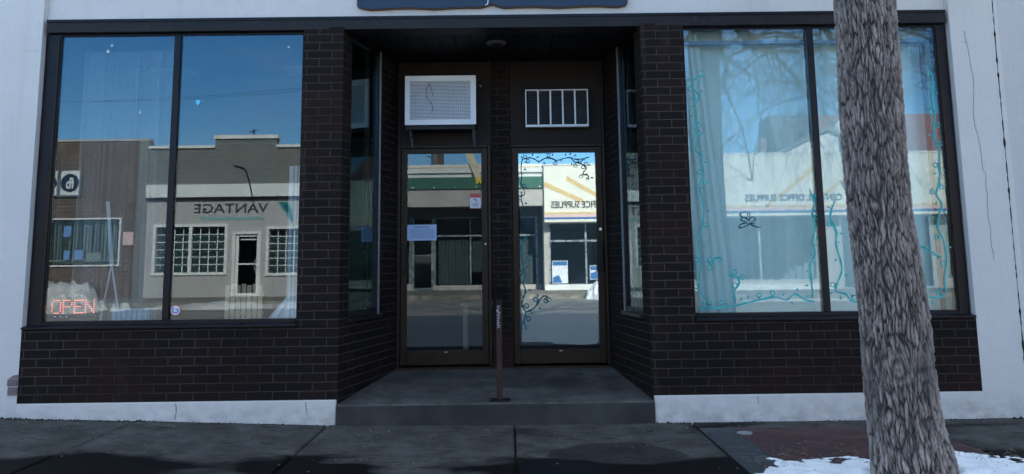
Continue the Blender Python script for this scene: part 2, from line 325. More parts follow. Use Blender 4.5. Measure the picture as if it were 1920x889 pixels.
def spline(pts, k=8):
    """Catmull-Rom through 2-D or 3-D points"""
    P = [Vector((*p, 0)) if len(p) == 2 else Vector(p) for p in pts]; P = [P[0]*2-P[1]]+P+[P[-1]*2-P[-2]]; out = []
    for i in range(1, len(P)-2):
        for j in range(k):
            t = j/k; a, b, c, d = P[i-1:i+3]
            out.append(.5*((2*b)+(c-a)*t+(2*a-5*b+4*c-d)*t*t+(3*b-a-3*c+d)*t**3))
    return out+[P[-2]]
def grid_sheet(xs, ys, hf, name, material, **kw):
    V = [(x, y, hf(x, y)) for y in ys for x in xs]; n = len(xs)
    F = [(j*n+i, j*n+i+1, (j+1)*n+i+1, (j+1)*n+i) for j in range(len(ys)-1) for i in range(n-1)]
    return mesh_obj(name, V, F, material, smooth=True, **kw)
def lin(a, b, n): return [a+(b-a)*i/(n-1) for i in range(n)]

# ------------------------------------------------------------------ ground, street
def gz(x):      # the pavement climbs a little to the left
    t = [(-60, .30), (-6, .14), (-3.9, .10), (-2.7, .06), (-1.4, .015), (0, 0), (60, 0)]
    for (a, za), (b, zb) in zip(t, t[1:]):
        if x <= b: return za+(zb-za)*(x-a)/(b-a)
    return 0
mesh_obj('ground', [(-400, -400, -.6), (400, -400, -.6), (400, 400, -.6), (-400, 400, -.6)], [(0, 1, 2, 3)], M['asphalt'], kind='structure')
def rz(y): return -.13+(.12+.13)*max(0, min(1, (-3.6-y)/13.4))
grid_sheet(lin(-60, 60, 25), lin(-17.0, -3.55, 14), lambda x, y: rz(y)+(gz(x) if y > -5 else 0)*0, 'road', M['asphalt'], kind='structure')
mb = MB()
slabs = [(-60+1.47*i, -60+1.47*(i+1)) for i in range(0)]
edges = [-2.86-1.47*k for k in range(12, 0, -1)]+[-2.86, -1.41, .02, 1.37]
redge = [3.0, 4.5, 6.0, 7.5, 9.0, 12, 20, 40]
ycuts = [.30, -1.72, -3.4]
def slab(x0, x1, y0, y1, top=0):
    g = .006; b = .012; z0, z1 = gz(x0), gz(x1)
    if top: z0 += top; z1 += top
    V = []
    for (i, zz) in ((g, -b), (g+b, 0)):
        V += [(x0+i, y0+i, z0+zz), (x1-i, y0+i, z1+zz), (x1-i, y1-i, z1+zz), (x0+i, y1-i, z0+zz)]
    V += [(x0+g, y0+g, z0-.12), (x1-g, y0+g, z1-.12), (x1-g, y1-g, z1-.12), (x0+g, y1-g, z0-.12)]
    mb.add(V, [(4, 5, 6, 7)]+[(i, (i+1) % 4, 4+(i+1) % 4, 4+i) for i in range(4)]+[(8+i, 8+(i+1) % 4, (i+1) % 4, i) for i in range(4)])
for x0, x1 in list(zip(edges, edges[1:]))+list(zip(redge, redge[1:])):
    for y1, y0 in zip(ycuts, ycuts[1:]): slab(x0, x1, y0, y1)
slab(1.37, 3.0, -.21, .30); slab(1.37, 3.0, -3.4, -1.72)
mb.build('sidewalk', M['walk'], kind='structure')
mesh_obj('sidewalk_bed', [(-60, -3.5, -.04), (60, -3.5, -.04), (60, .3, -.04), (-60, .3, -.04)], [(0, 1, 2, 3)], M['dark'], kind='structure')
mb = MB(); mb.box(1.378, 1.62, -1.714, -.216, -.1, -.002); mb.build('grey_paving', M['greypaver'], kind='structure')
mb = MB(); mb.box(1.626, 2.994, -1.714, -.216, -.1, -.004); mb.build('red_paving', M['redpaver'], kind='structure')
mb = MB(); mb.box(-60, 60, -3.56, -3.41, -.3, .0, .015); mb.build('kerb', M['walk'], kind='structure')
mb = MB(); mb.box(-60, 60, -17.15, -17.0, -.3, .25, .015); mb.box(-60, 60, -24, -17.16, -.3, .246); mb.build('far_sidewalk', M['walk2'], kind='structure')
# small iron cover set in the paving
mb = MB(); mb.tube([(1.66, -.42, -.006), (1.66, -.42, .002)], .055, 20); tag(mb.build('utility_cover', M['alu']), 'small round metal cover set in the paving right of the entrance', 'utility cover')

# snow
def snow_patch(name, cx, cy, rx, ry, h, seed, n=70, label=None, power=1.0):
    V = []; F = []; idx = {}
    for j in range(n):
        for i in range(n):
            x = cx+rx*1.25*(2*i/(n-1)-1); y = cy+ry*1.25*(2*j/(n-1)-1)
            r = math.hypot((x-cx)/rx, (y-cy)/ry)
            ns = noise.fractal(Vector((x*1.6+seed, y*1.6, seed)), 1, 2, 5); fn = noise.fractal(Vector((x*9, y*9, seed)), 1, 2, 4)
            e = 1-r+.28*ns+.15*fn
            z = h*(max(0, e)**.6)*(1+.35*ns)+.012*fn*min(1, max(0, e)*5) if e > 0 else -.03
            idx[i, j] = (len(V), e); V.append((x, y, z))
    for j in range(n-1):
        for i in range(n-1):
            q = [idx[i, j], idx[i+1, j], idx[i+1, j+1], idx[i, j+1]]
            if max(k[1] for k in q) > -.02: F.append(tuple(k[0] for k in q))
    return V, F
# ------------------------------------------------------------------ our building
B = thing('storefront_building', 'white stucco shop building with dark brick front and two large windows', 'building', (0, .5, 0))
LW, RW = (-3.735, -1.665), (1.44, 3.585)      # window openings left / right
ZT, ZB = 3.105, .80
# stucco: pilasters, header and plinth
def each(name, material, parent, *boxes):
    out = []
    for b_ in boxes: q = MB(); q.box(*b_); out.append(q.build(name, material, parent))
    return out
each('pilaster', M['stucco'], B, (-6.6, -3.79, 0, .32, -.3, 5.6), (3.62, 3.955, 0, .32, -.3, 5.6))
each('header_wall', M['stucco'], B, (-3.788, 3.618, .062, .32, 3.235, 5.6))
each('coping', M['stucco'], B, (-6.7, 3.95, -.05, .40, 5.602, 5.72))
each('plinth', M['stucco'], B, (-3.788, -1.343, -.018, .14, -.3, .200, .006), (1.093, 3.618, -.018, .14, -.3, .200, .006))
# brick base and pillars
each('brick_base', M['brick'], B, (-3.788, -1.333, 0, .14, .2025, .752), (1.083, 3.618, 0, .14, .2025, .752))
each('brick_pillar', M['brick'], B, (-1.662, -1.335, .002, .13, .754, 3.128), (1.085, 1.438, .002, .13, .754, 3.128))
# splayed entrance walls
def splay(xf, xb, t0, t1, zlow, zhigh, side):
    yb = 1.22; th = .12*side
    def pt(t): return xf+(xb-xf)*t, .006+yb*t
    def seg(ta, tb, z0, z1):
        (xa, ya), (xc, yc) = pt(ta), pt(tb)
        q = MB(); V = [(xa, ya), (xc, yc), (xc-th, yc), (xa-th, ya)]
        q.prism([(x, y, z0) for x, y in V], z1-z0, (0, 0, 1)); return q
    mb = MB()
    for a in ((0, 1, .16, zlow-.03), (0, t0, zlow-.028, 3.15), (t1, 1, zlow-.028, 3.15)):
        q = seg(*a); mb.add(q.v, q.f)
    mb.build('splayed_wall', M['brick'], B)
    def bar(ta, tb, z0, z1, out, material, name, par, dep=.05):
        (xa, ya), (xc, yc) = pt(ta), pt(tb); q = MB(); o1 = out*side; o2 = (out-dep)*side
        q.prism([(xa+o1, ya, z0), (xc+o1, yc, z0), (xc+o2, yc, z0), (xa+o2, ya, z0)], z1-z0, (0, 0, 1)); return q.build(name, material, par)
    dt = .03
    q = MB()
    fr = bar(t0+.002, t0+dt, zlow, 3.14, -.01, M['frame'], 'side_window', B)
    bar(t1-dt, t1-.012, zlow, 3.14, -.01, M['frame'], 'end_frame', fr); bar(t1-.0118, t1-.004, zlow, 3.14, .004, M['dullalu'], 'end_trim', fr); bar(t0+dt, t1-dt, zlow, zlow+.04, -.01, M['frame'], 'bottom_rail', fr); bar(t0+dt, t1-dt, 3.10, 3.14, -.01, M['frame'], 'top_rail', fr)
    bar(t1-.16, t1-.13, zlow+.041, 3.099, -.035, M['bronze'], 'inner_mullion', fr, .03)
    bar(t0+.001, t1-.001, zlow-.027, zlow-.002, .03, M['frame'], 'sill', fr, .10)
    bar(t0+dt+.001, t1-dt-.001, zlow+.041, 3.099, -.028, M['glassS'], 'pane', fr, .006)
splay(-1.335, -1.055, .13, .66, .80, 3.1, 1)
splay(1.085, .915, .15, .60, .80, 3.1, -1)
# header beam
mb = MB(); mb.box(-3.765, 3.60, .012, .20, 3.128, 3.232, .004); mb.build('header_beam', M['beam'], B)
mb = MB(); mb.box(-3.765, 3.60, .004, .011, 3.214, 3.236); mb.build('beam_flashing', M['frame'], B)
# soffit of boards, landing, entrance back wall
sof = MB(); x = -1.45
while x < 1.2:
    sof.box(x, min(x+.138, 1.2), .2, 1.5, 3.150+random.uniform(0, .004), 3.185, .004); x += .142
sof.build('soffit', M['soffit'], B)
st = MB(); st.xz([(-1.338, -.2), (1.088, -.2), (1.088, .165), (-1.338, .165)], -.035, .0)
L0 = MB(); V = [(-1.338, -.035, .158), (-1.330, -.027, .167), (1.080, -.027, .167), (1.088, -.035, .158)]
st2 = MB(); nx, ny = 14, 8
P = lambda x, y: (x, y, .167+.105*max(0, y)/1.25+.002*noise.noise(Vector((x*2, y*2, 0))))
Vv = [P(-1.338+2.426*i/nx, -.027+1.33*j/ny) for j in range(ny+1) for i in range(nx+1)]
Ff = [(j*(nx+1)+i, j*(nx+1)+i+1, (j+1)*(nx+1)+i+1, (j+1)*(nx+1)+i) for j in range(ny) for i in range(nx)]
so_ = MB(); so_.cur = 0; so_.add(Vv, Ff)
k0 = [(-1.338+2.426*i/nx, -.036, .155) for i in range(nx+1)]; k1 = [(-1.338+2.426*i/nx, -.036+.004*noise.noise(Vector((i*.7, 0, 0))), -.2) for i in range(nx+1)]
so_.add([P(-1.338+2.426*i/nx, -.027) for i in range(nx+1)]+k0, [(nx+1+i, nx+2+i, i+1, i) for i in range(nx)])
so_.cur = 1; so_.add(k0+k1, [(nx+1+i, nx+2+i, i+1, i) for i in range(nx)])
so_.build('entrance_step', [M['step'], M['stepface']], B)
mb = MB(); mb.box(-.165, .015, 1.235, 1.40, .26, 3.15); mb.build('centre_brick_pier', M['brick'], B)
mb = MB(); mb.box(-1.06, -.17, 1.262, 1.30, 2.34, 3.16); mb.box(.02, .915, 1.262, 1.30, 2.34, 3.16)
mb.box(-1.052, -1.03, 1.24, 1.262, 2.34, 3.16); mb.box(-.20, -.168, 1.24, 1.262, 2.34, 3.16); mb.box(.018, .05, 1.24, 1.262, 2.34, 3.16); mb.box(.885, .91, 1.24, 1.262, 2.34, 3.16)
mb.build('transom_panel', M['panel'], B)
mb = MB(); mb.box(-1.06, .915, 1.20, 1.36, .262, .285); mb.build('threshold', M['bronze'], B)
# ribbons painted on glass
def ribbon(mb, pts, r, y, dy=.0025):
    P = spline(pts, 7); n = len(P); top = []
    for i, p in enumerate(P):
        d = (P[min(i+1, n-1)]-P[max(0, i-1)]); d = Vector((-d.y, d.x, 0)).normalized()
        rr = r*(.55+.9*abs(noise.noise(Vector((i*.17, r*100, pts[0][0])))))*(.45 if i < 2 or i > n-3 else 1)
        top.append((p+d*rr, p-d*rr))
    V = []
    for a, b in top: V += [(a.x, y, a.y), (b.x, y, b.y), (a.x, y+dy, a.y), (b.x, y+dy, b.y)]
    F = []
    for i in range(n-1):
        o = 4*i; F += [(o, o+1, o+5, o+4), (o+2, o+6, o+7, o+3), (o, o+4, o+6, o+2), (o+1, o+3, o+7, o+5)]
    F += [(0, 2, 3, 1), (4*n-4, 4*n-3, 4*n-1, 4*n-2)]
    mb.add(V, F)
def curl(cx, cz, r, a0, turns=1.1, sgn=1):
    return [(cx+math.cos(a0+sgn*t*2*math.pi*turns)*r*(1-.55*t), cz+math.sin(a0+sgn*t*2*math.pi*turns)*r*(1-.55*t)) for t in lin(0, 1, 7)]
def leaf(mb, x, z, a, s, y, dy=.0025):
    poly = [(x+math.cos(a+t)*s*k, z+math.sin(a+t)*s*k) for t, k in ((math.pi, .5), (-1.1, .42), (0, 1), (1.1, .42))]
    mb.xz(poly, y, y+dy)
def vines(lines, y, material, parent, r=.006, ls=.018, seed=1, name='painted_vine'):
    rnd = random.Random(seed); mb = MB()
    for ln in lines:
        ribbon(mb, ln, r, y); P = spline(ln, 4)
        for i in range(2, len(P)-2, 3):
            p = P[i]; d = P[i+1]-P[i-1]; a = math.atan2(d.y, d.x)+rnd.choice((-1, 1))*rnd.uniform(.9, 1.5); q = p+Vector((math.cos(a), math.sin(a), 0))*ls*1.6
            k = rnd.random()
            if k < .5: leaf(mb, q.x, q.y, a, ls, y)
            elif k < .85: ribbon(mb, [(p.x, p.y)]+curl(q.x, q.y, ls*1.1, a+math.pi, 1.1, rnd.choice((-1, 1))), r*.6, y)
            else: ribbon(mb, [(p.x, p.y), ((p.x+q.x)/2+.006, (p.y+q.y)/2), (q.x, q.y+.01)], r*.5, y)
    return mb.build(name, material, parent)
# main windows
def main_window(x0, x1, mull, glass, gx):
    f = MB()
    f.box(x0, gx[0], .055, .135, ZB-.02, 3.126, .004); f.box(gx[1], x1, .055, .135, ZB-.02, 3.126, .004)
    f.box(gx[0]+.0005, gx[1]-.0005, .06, .13, ZT, 3.124, .003); f.box(gx[0]+.0005, gx[1]-.0005, .05, .13, ZB-.018, ZB+.012, .003)
    fr = f.build('window', M['frame'], B)
    each('stop_bead', M['bronze'], fr, (gx[0]-.025, gx[0]-.012, .045, .056, ZB, 3.10), (gx[1]+.012, gx[1]+.025, .045, .056, ZB, 3.10))
    q = MB(); q.box(mull-.026, mull+.026, .045, .135, ZB+.013, ZT-.001, .004); q.build('mullion', M['frame'], fr)
    q = MB(); q.prism([(x0-.0, -.022, .757), (x0-.0, -.022, .772), (x0-.0, .054, .786), (x0, .13, .786), (x0, .13, .757)], x1-x0, (1, 0, 0)); q.build('sill', M['frame'], fr)
    for a, b in ((gx[0], mull-.027), (mull+.027, gx[1])):
        q = MB(); q.box(a+.001, b-.001, .070, .076, ZB+.013, ZT-.001); q.build('pane', glass, fr)
    return fr
winL = main_window(-3.785, -1.664, -2.705, M['glassL'], (-3.655, -1.682))
winR = main_window(1.441, 3.612, 2.487, M['glassR'], (1.452, 3.512))
WV = [[(1.628, 2.722), (1.567, 2.716), (1.516, 2.673), (1.519, 2.617), (1.556, 2.541), (1.519, 2.467), (1.521, 2.38), (1.511, 2.282), (1.525, 2.183), (1.515, 2.097), (1.562, 2.06), (1.549, 2.018), (1.568, 1.909), (1.525, 1.816), (1.544, 1.723), (1.554, 1.6), (1.525, 1.463), (1.504, 1.342), (1.513, 1.206), (1.496, 1.071), (1.502, 0.966), (1.545, 0.906), (1.535, 0.854)],
 [(1.47, 0.855), (1.535, 0.85), (1.656, 0.857), (1.777, 0.866), (1.854, 0.887), (1.961, 0.908), (2.084, 0.929), (2.173, 0.906), (2.244, 0.949), (2.325, 0.904), (2.399, 0.888)],
 [(1.713, 1.098), (1.789, 1.09), (1.809, 1.037), (1.768, 0.978), (1.771, 0.888)], [(1.56, 1.22), (1.60, 1.19), (1.63, 1.24), (1.68, 1.235)],
 [(2.411, 1.782), (2.442, 1.666), (2.421, 1.574), (2.438, 1.482), (2.407, 1.361), (2.424, 1.27), (2.38, 1.18), (2.38, 1.06), (2.386, 0.91)],
 [(2.604, 1.68), (2.565, 1.557), (2.603, 1.435), (2.596, 1.328), (2.629, 1.147), (2.583, 1.027), (2.571, 0.968), (2.646, 0.944), (2.687, 0.892), (2.778, 0.883), (3.0, .89)],
 [(3.434, 2.701), (3.47, 2.722), (3.477, 2.644), (3.462, 2.546), (3.462, 2.462), (3.475, 2.379), (3.453, 2.282), (3.456, 2.158), (3.483, 2.075), (3.473, 1.952), (3.475, 1.915), (3.459, 1.813), (3.43, 1.726), (3.466, 1.639), (3.429, 1.539), (3.421, 1.453), (3.459, 1.338), (3.464, 1.196), (3.437, 1.055), (3.442, 0.943)],
 [(3.441, 0.936), (3.367, 0.909), (3.269, 0.917)], [(3.43, 1.225), (3.389, 1.24), (3.328, 1.283), (3.266, 1.312)]]
vines(WV, .0665, M['vine'], winR, .0085, .022, 3)
lo = MB()     # lotus figure painted in dark blue
for ln, r in (([(1.88+.0, 1.555), (1.856, 1.565), (1.85, 1.585), (1.87, 1.60), (1.895, 1.598), (1.905, 1.58), (1.895, 1.56)], .0035), ([(1.85, 1.60), (1.84, 1.58), (1.85, 1.56)], .003), ([(1.91, 1.60), (1.922, 1.58), (1.91, 1.558)], .003),
              ([(1.905, 1.53), (1.895, 1.55), (1.87, 1.56), (1.848, 1.55), (1.858, 1.532), (1.89, 1.522)], .006), ([(1.912, 1.52), (1.918, 1.548), (1.94, 1.562), (1.96, 1.552), (1.955, 1.53), (1.925, 1.515)], .005),
              ([(1.90, 1.512), (1.87, 1.512), (1.84, 1.498), (1.825, 1.478), (1.85, 1.477), (1.89, 1.49), (1.91, 1.505), (1.96, 1.51)], .006), ([(1.91, 1.508), (1.94, 1.493), (1.98, 1.478), (2.005, 1.48)], .006)):
    ribbon(lo, ln, r, .066)
lo.build('painted_lotus', M['lotus'], winR)

# doors
def door(x0, x1, hinge_right):
    d = MB(); y0, y1 = 1.262, 1.312
    gx0, gx1 = (x0+.058, x1-.058)
    d.box(x0, gx0, y0, y1, .30, 2.31, .004); d.box(gx1, x1, y0, y1, .30, 2.31, .004); d.box(gx0+.0005, gx1-.0005, y0, y1, 2.262, 2.309, .003); d.box(gx0+.0005, gx1-.0005, y0, y1, .302, .43, .003)
    D = d.build('door', M['bronze'], B)
    q = MB(); q.box(x0-.032, x0-.004, 1.245, 1.33, .287, 2.338, .003); q.box(x1+.004, x1+.032, 1.245, 1.33, .287, 2.338, .003); q.box(x0-.0035, x1+.0035, 1.247, 1.33, 2.314, 2.337, .002); q.build('door_frame', M['bronze'], D)
    q = MB(); q.box(gx0+.001, gx1-.001, 1.276, 1.282, .431, 2.261); q.build('door_glass', M['glassD'], D)
    return D, gx0, gx1
DL, a0, a1 = door(-1.024, -.205, True)
DR, b0, b1 = door(.028, .882, False)
def pull(xc, par):
    q = MB(); q.box(xc-.032, xc+.032, 1.235, 1.261, 1.13, 1.41, .004); q.box(xc-.022, xc+.022, 1.215, 1.234, 1.15, 1.39, .006); q.build('handle', M['black'], par)
pull(-.995, DL); pull(.845, DR)
q = MB(); q.tube([(.852, 1.261, 1.525), (.852, 1.250, 1.525)], .014, 14); q.build('lock_cylinder', M['alu'], DR)
q = MB(); q.tube([(-.228, 1.261, 1.40), (-.228, 1.254, 1.40)], .008, 10); q.build('lock_cylinder', M['alu'], DL)
for xx, par in ((-.60, DL), (.46, DR)):
    q = MB(); q.box(xx-.016, xx+.016, 1.256, 1.2615, .412, .419); q.build('badge', M['alu'], par)
film = [(0.092, 2.250), (0.421, 2.252), (0.427, 2.258), (0.818, 2.252), (0.820, 2.027), (0.819, 1.574), (0.816, 1.177), (0.818, 0.883), (0.812, 0.488), (.78, .468), (0.647, 0.462), (.52, .472), (0.391, 0.476), (0.387, 0.490), (.25, .496), (0.102, 0.495), (0.100, 0.892), (0.093, 1.285), (0.098, 1.683), (0.091, 1.986)]
q = MB(); q.xz(film, 1.283, 1.2845); q.build('mirror_film', M['film'], DR)
DV = [[(0.115, 2.231), (0.128, 2.196), (0.118, 2.153), (0.116, 2.093), (0.12, 2.033), (0.112, 1.956), (0.137, 1.913), (0.144, 1.862), (0.114, 1.845), (0.114, 1.802), (0.126, 1.768), (0.117, 1.709)],
 [(0.128, 2.196), (0.192, 2.213), (0.244, 2.199), (0.286, 2.177), (0.346, 2.206), (0.398, 2.206), (0.457, 2.185), (0.518, 2.2), (0.578, 2.21), (0.629, 2.194), (0.689, 2.194), (0.775, 2.214)],
 [(0.595, 2.199), (0.628, 2.168), (0.671, 2.159), (0.713, 2.133), (0.738, 2.107), (0.711, 2.069), (0.711, 2.047), (0.753, 2.034), (0.756, 1.987)],
 [(0.12, 1.207), (0.166, 1.227), (0.2, 1.259)]]
vines(DV, 1.2735, M['vined'], DR, .0062, .020, 5)
vines([[(0.163, 1.481), (0.113, 1.394), (0.112, 1.314), (0.118, 1.207), (0.14, 1.114), (0.122, 1.035), (0.141, 0.955), (0.112, 0.877), (0.108, 0.824), (0.139, 0.765), (0.124, 0.693), (0.13, 0.641), (0.154, 0.608)],
 [(0.139, 0.765), (0.212, 0.796), (0.253, 0.848), (0.281, 0.888), (0.321, 0.913), (0.387, 0.873)]], 1.2728, M['vined'], DR, .0105, .024, 6)
# shell behind: side and back walls, roof, floors, partitions
mb = MB(); mb.box(-6.6, -6.4, .322, 11.8, -.3, 5.5); mb.box(3.75, 3.95, .322, 11.8, -.3, 5.5); mb.box(-6.6, 3.95, 11.802, 12, -.3, 5.5); mb.build('outer_wall', M['stucco'], B)
mb = MB(); mb.box(-6.399, 3.749, .322, 11.8, 5.3, 5.5); mb.build('roof', M['soffit'], B)
mb = MB(); mb.box(-6.39, 3.74, 1.41, 6.9, .1, .28); mb.box(-3.7, -1.345, .16, 1.40, .1, .28); mb.box(1.1, 3.6, .16, 1.40, .1, .28); mb.build('interior_floor', M['roomd'], B)
mb = MB(); mb.box(-6.39, 3.74, 6.9, 7.0, 0, 5.2); mb.box(-3.9, -3.8, .33, 6.89, .29, 3.29); mb.box(-.12, -.04, 1.41, 6.89, .29, 3.29); mb.build('interior_wall', M['room'], B)
mb = MB(); mb.box(-6.39, 3.74, 1.51, 6.89, 3.3, 3.36); mb.box(-3.74, -1.47, .325, 1.50, 3.19, 3.3); mb.box(1.22, 3.6, .325, 1.50, 3.19, 3.3); mb.build('interior_ceiling', M['room'], B)
each('display_ledge', M['room'], B, (-3.70, -1.50, .145, .62, .70, .775), (1.30, 3.60, .145, .62, .70, .775))
# cracks and the two bare bricks
def crack(pts, wdt, par, y=-.0025):
    mb = MB(); r = wdt; P = [(a+random.uniform(-.006, .006), b) for a, b in [(p.x, p.y) for p in spline(pts, 9)]]
    V = []
    for i, (a, b) in enumerate(P):
        k = r*random.uniform(.25, 1.2); V += [(a-k, y, b), (a+k, y, b), (a-k, y+.0022, b), (a+k, y+.0022, b)]
    F = []
    for i in range(len(P)-1):
        o = 4*i; F += [(o, o+1, o+5, o+4), (o, o+4, o+6, o+2), (o+1, o+3, o+7, o+5)]
    mb.add(V, F); mb.build('crack', M['dark'], par)
crack([(3.735, 3.05), (3.744, 2.954), (3.772, 2.642), (3.744, 2.336), (3.771, 2.162), (3.78, 1.9)], .0008, B)
crack([(3.68, 2.96), (3.72, 2.965), (3.745, 2.955)], .0008, B); crack([(3.80, 1.9), (3.79, 1.5), (3.80, 1.2)], .0006, B)
crack([(-3.95, 2.98), (-3.85, 2.975), (-3.80, 2.97)], .0012, B)
crack([(-2.565, .19), (-2.56, .12), (-2.565, .07)], .002, B, -.0205); crack([(-1.575, .19), (-1.565, .12), (-1.56, .09)], .0015, B, -.0205); crack([(1.88, .19), (1.885, .13)], .002, B, -.0205)
mb = MB(); mb.box(-3.86, -3.792, -.012, .03, .265, .325, .004); mb.box(-3.868, -3.792, -.010, .03, .333, .385, .004); mb.xz([(-3.862, .39), (-3.792, .39), (-3.792, .418), (-3.82, .414)], -.008, .03); mb.build('bare_brick', plain('bare pinkish brick', (.20, .15, .155), .9, .2, 12), B)

# neighbours on our side
def neighbour(x0, x1, h, material, label):
    r = thing('neighbouring_building', label, 'building', ((x0+x1)/2, 1, 0))
    mb = MB(); mb.box(x0, x1, .0, 12, -.3, h); mb.build('wall', material, r)
    mb = MB(); mb.box(x0, x1, -.04, .3, h, h+.1); mb.build('coping', M['frame'], r)
    for k in range(int((x1-x0)/3)):
        a = x0+1+k*3; mb = MB(); mb.box(a, a+1.7, -.03, -.002, .85, 2.9, .01); f = mb.build('window', M['frame'], r); mb = MB(); mb.box(a+.07, a+1.63, -.037, -.031, .93, 2.82); mb.build('pane', M['fglass'], f)
    return r
neighbour(4.02, 16, 5.7, M['stucco2'], 'grey white stucco building adjoining on the right, past the jagged wall joint')
neighbour(-20, -6.62, 5.5, M['fbrick'], 'brown brick building adjoining on the left, beyond the white wall')
# jagged joint filler between the two walls
mb = MB(); pts = [(3.989, 5.6), (3.987, 3.312), (3.979, 2.862), (3.975, 2.202), (3.972, 1.773), (3.968, 1.351), (3.966, .8), (3.962, -.1)]
Pp = []
for (a, z), (b, z2) in zip(pts, pts[1:]):
    n = max(2, int((z-z2)/.03))
    for i in range(n): t = i/n; Pp.append((a+(b-a)*t, z+(z2-z)*t))
V = [];
for a, z in Pp:
    w0 = random.uniform(.0015, .006) if random.random() > .1 else .010
    V += [(3.9555, .0, z), (a-w0, -.001, z), (a+w0, -.001, z), (4.0195, .0, z)]
mb.cur = 0; mb.add(V, [(4*i+k, 4*i+k+1, 4*i+5+k, 4*i+4+k)[::-1] for i in range(len(Pp)-1) for k in (0, 2)])
mb.cur = 1; mb.add([(x, y+.004, z) for (x, y, z) in V], [(4*i+1, 4*i+2, 4*i+6, 4*i+5)[::-1] for i in range(len(Pp)-1)])
mb.build('wall_joint', [M['stucco'], M['dark']], B)

# sign above the entrance (only its scalloped lower edge is in the frame)
S = thing('shop_sign', 'navy shop sign with scalloped lower edge fixed above the entrance', 'sign', (-.1, .03, 3.30))
def scallop(grow, y0, y1, material, name):
    P = [(-1.23-grow, 3.9), (-1.23-grow, 3.33)]
    n = 96
    for i in range(n+1):
        x = -1.22+2.2*i/n; s_ = min(abs(x+.12), .14); gap = .035*(1-min(1, abs(x+.12)/.10)) if abs(x+.12) < .1 else 0
        z = 3.298+.012*abs(math.sin(x*6.2+.5))+gap+.014*(1-min(1, (x+1.22)/.08))+.014*(1-min(1, (.98-x)/.08))-grow
        P.append((x, z))
    P += [(.99+grow, 3.33), (.99+grow, 3.9)]
    mb = MB(); mb.xz(P, y0, y1); return mb.build(name, material, S)
scallop(.006, .028, .058, M['gold'], 'sign_edge'); scallop(0, .018, .0275, M['signblue'], 'sign_face')
mb = MB(); mb.tube([(-.155, .014, 3.36), (-.16, .014, 3.33), (-.17, .014, 3.322), (-.18, .014, 3.326)], .005, 6); mb.build('letter_tail', M['white'], S)

# air conditioner over left door
A = thing('air_conditioner', 'white air conditioner with fine grille mounted above the left door', 'air conditioner', (-.62, 1.0, 2.45))
mb = MB(); mb.box(-.957, -.300, 1.0, 1.26, 2.495, 2.955, .006); mb.build('casing', M['black'], A)
mb = MB(); mb.box(-.958, -.299, .985, .999, 2.905, 2.957, .003); mb.box(-.958, -.299, .985, .999, 2.493, 2.545, .003); mb.box(-.958, -.912, .985, .999, 2.5455, 2.9045, .002); mb.box(-.352, -.299, .985, .999, 2.5455, 2.9045, .002); mb.build('front_frame', M['acw'], A)
mb = MB(); mb.box(-.910, -.354, .996, .9995, 2.547, 2.903); mb.build('condenser_fins', M['acgrid'], A)
mb = MB()
for i in range(27): z = 2.552+i*.0133; mb.box(-.910, -.354, .988, .990, z, z+.0035)
for i in range(30): x = -.905+i*.0187; mb.box(x, x+.0025, .9905, .992, 2.547, 2.903)
mb.build('grille', M['acw'], A)
mb = MB(); mb.tube(spline([(-.72, .986, 2.88), (-.755, .984, 2.84), (-.76, .984, 2.76), (-.73, .984, 2.72), (-.70, .984, 2.66), (-.71, .984, 2.60)], 5), .0022, 5); mb.tube(spline([(-.74, .985, 2.885), (-.715, .984, 2.84), (-.70, .984, 2.76)], 5), .0022, 5); mb.build('twig', M['twig'], A)
mb = MB(); mb.box(-.90, -.33, 1.02, 1.255, 2.460, 2.480); mb.box(-.95, -.31, 1.015, 1.03, 2.455, 2.492); mb.build('support_tray', M['black'], A)
for xx in (-.915, -.325):
    mb = MB(); mb.prism([(xx-.012, 1.03, 2.46), (xx-.012, 1.05, 2.475), (xx-.012, 1.245, 2.335), (xx-.012, 1.235, 2.315)], .024, (1, 0, 0)); mb.build('bracket', M['alu'], A)
V_ = thing('wall_air_conditioner', 'caged dark air conditioner set in the panel over the right door', 'air conditioner', (.46, 1.2, 2.5))
mb = MB(); mb.box(.175, .748, 1.215, 1.262, 2.515, 2.838); mb.build('casing', M['black'], V_)
mb = MB()
for i in range(22): z = 2.522+i*.0143; mb.box(.18, .743, 1.206, 1.2145, z, z+.004)
mb.build('louvres', M['frame'], V_)
mb = MB(); mb.box(.163, .760, 1.155, 1.262, 2.497, 2.512, .002); mb.box(.163, .760, 1.165, 1.262, 2.842, 2.852, .002); mb.box(.163, .173, 1.165, 1.262, 2.5125, 2.8415, .002); mb.box(.750, .760, 1.165, 1.262, 2.5125, 2.8415, .002)
for x in (.284, .400, .517, .633): mb.box(x-.008, x+.008, 1.160, 1.166, 2.5125, 2.8415, .002)
mb.box(.163, .760, 1.158, 1.163, 2.490, 2.5115, .001); mb.build('cage', M['acw'], V_)
# tiny fixing beside the air conditioner, soffit lamp
mb = MB(); mb.tube([(-.262, 1.262, 2.915), (-.262, 1.235, 2.905)], .010, 8); mb.tube([(-.262, 1.238, 2.906), (-.275, 1.225, 2.915)], .007, 8); tag(mb.build('cable_clip', M['flake']), 'small pale cable clip on the panel right of the white air conditioner', 'clip')
Lm = thing('ceiling_light', 'small round dark ceiling light under the entrance soffit', 'ceiling light', (-.10, .55, 3.1))
mb = MB(); mb.tube([(-.10, .55, 3.150), (-.10, .55, 3.135), (-.10, .55, 3.128)], [.085, .085, .07], 28); mb.build('housing', plain('grey lamp housing', (.10, .095, .09), .4, .1, 8), Lm)
mb = MB(); mb.tube([(-.10, .55, 3.127), (-.10, .55, 3.120)], [.055, .04], 24); mb.build('lens', M['frame'], Lm)

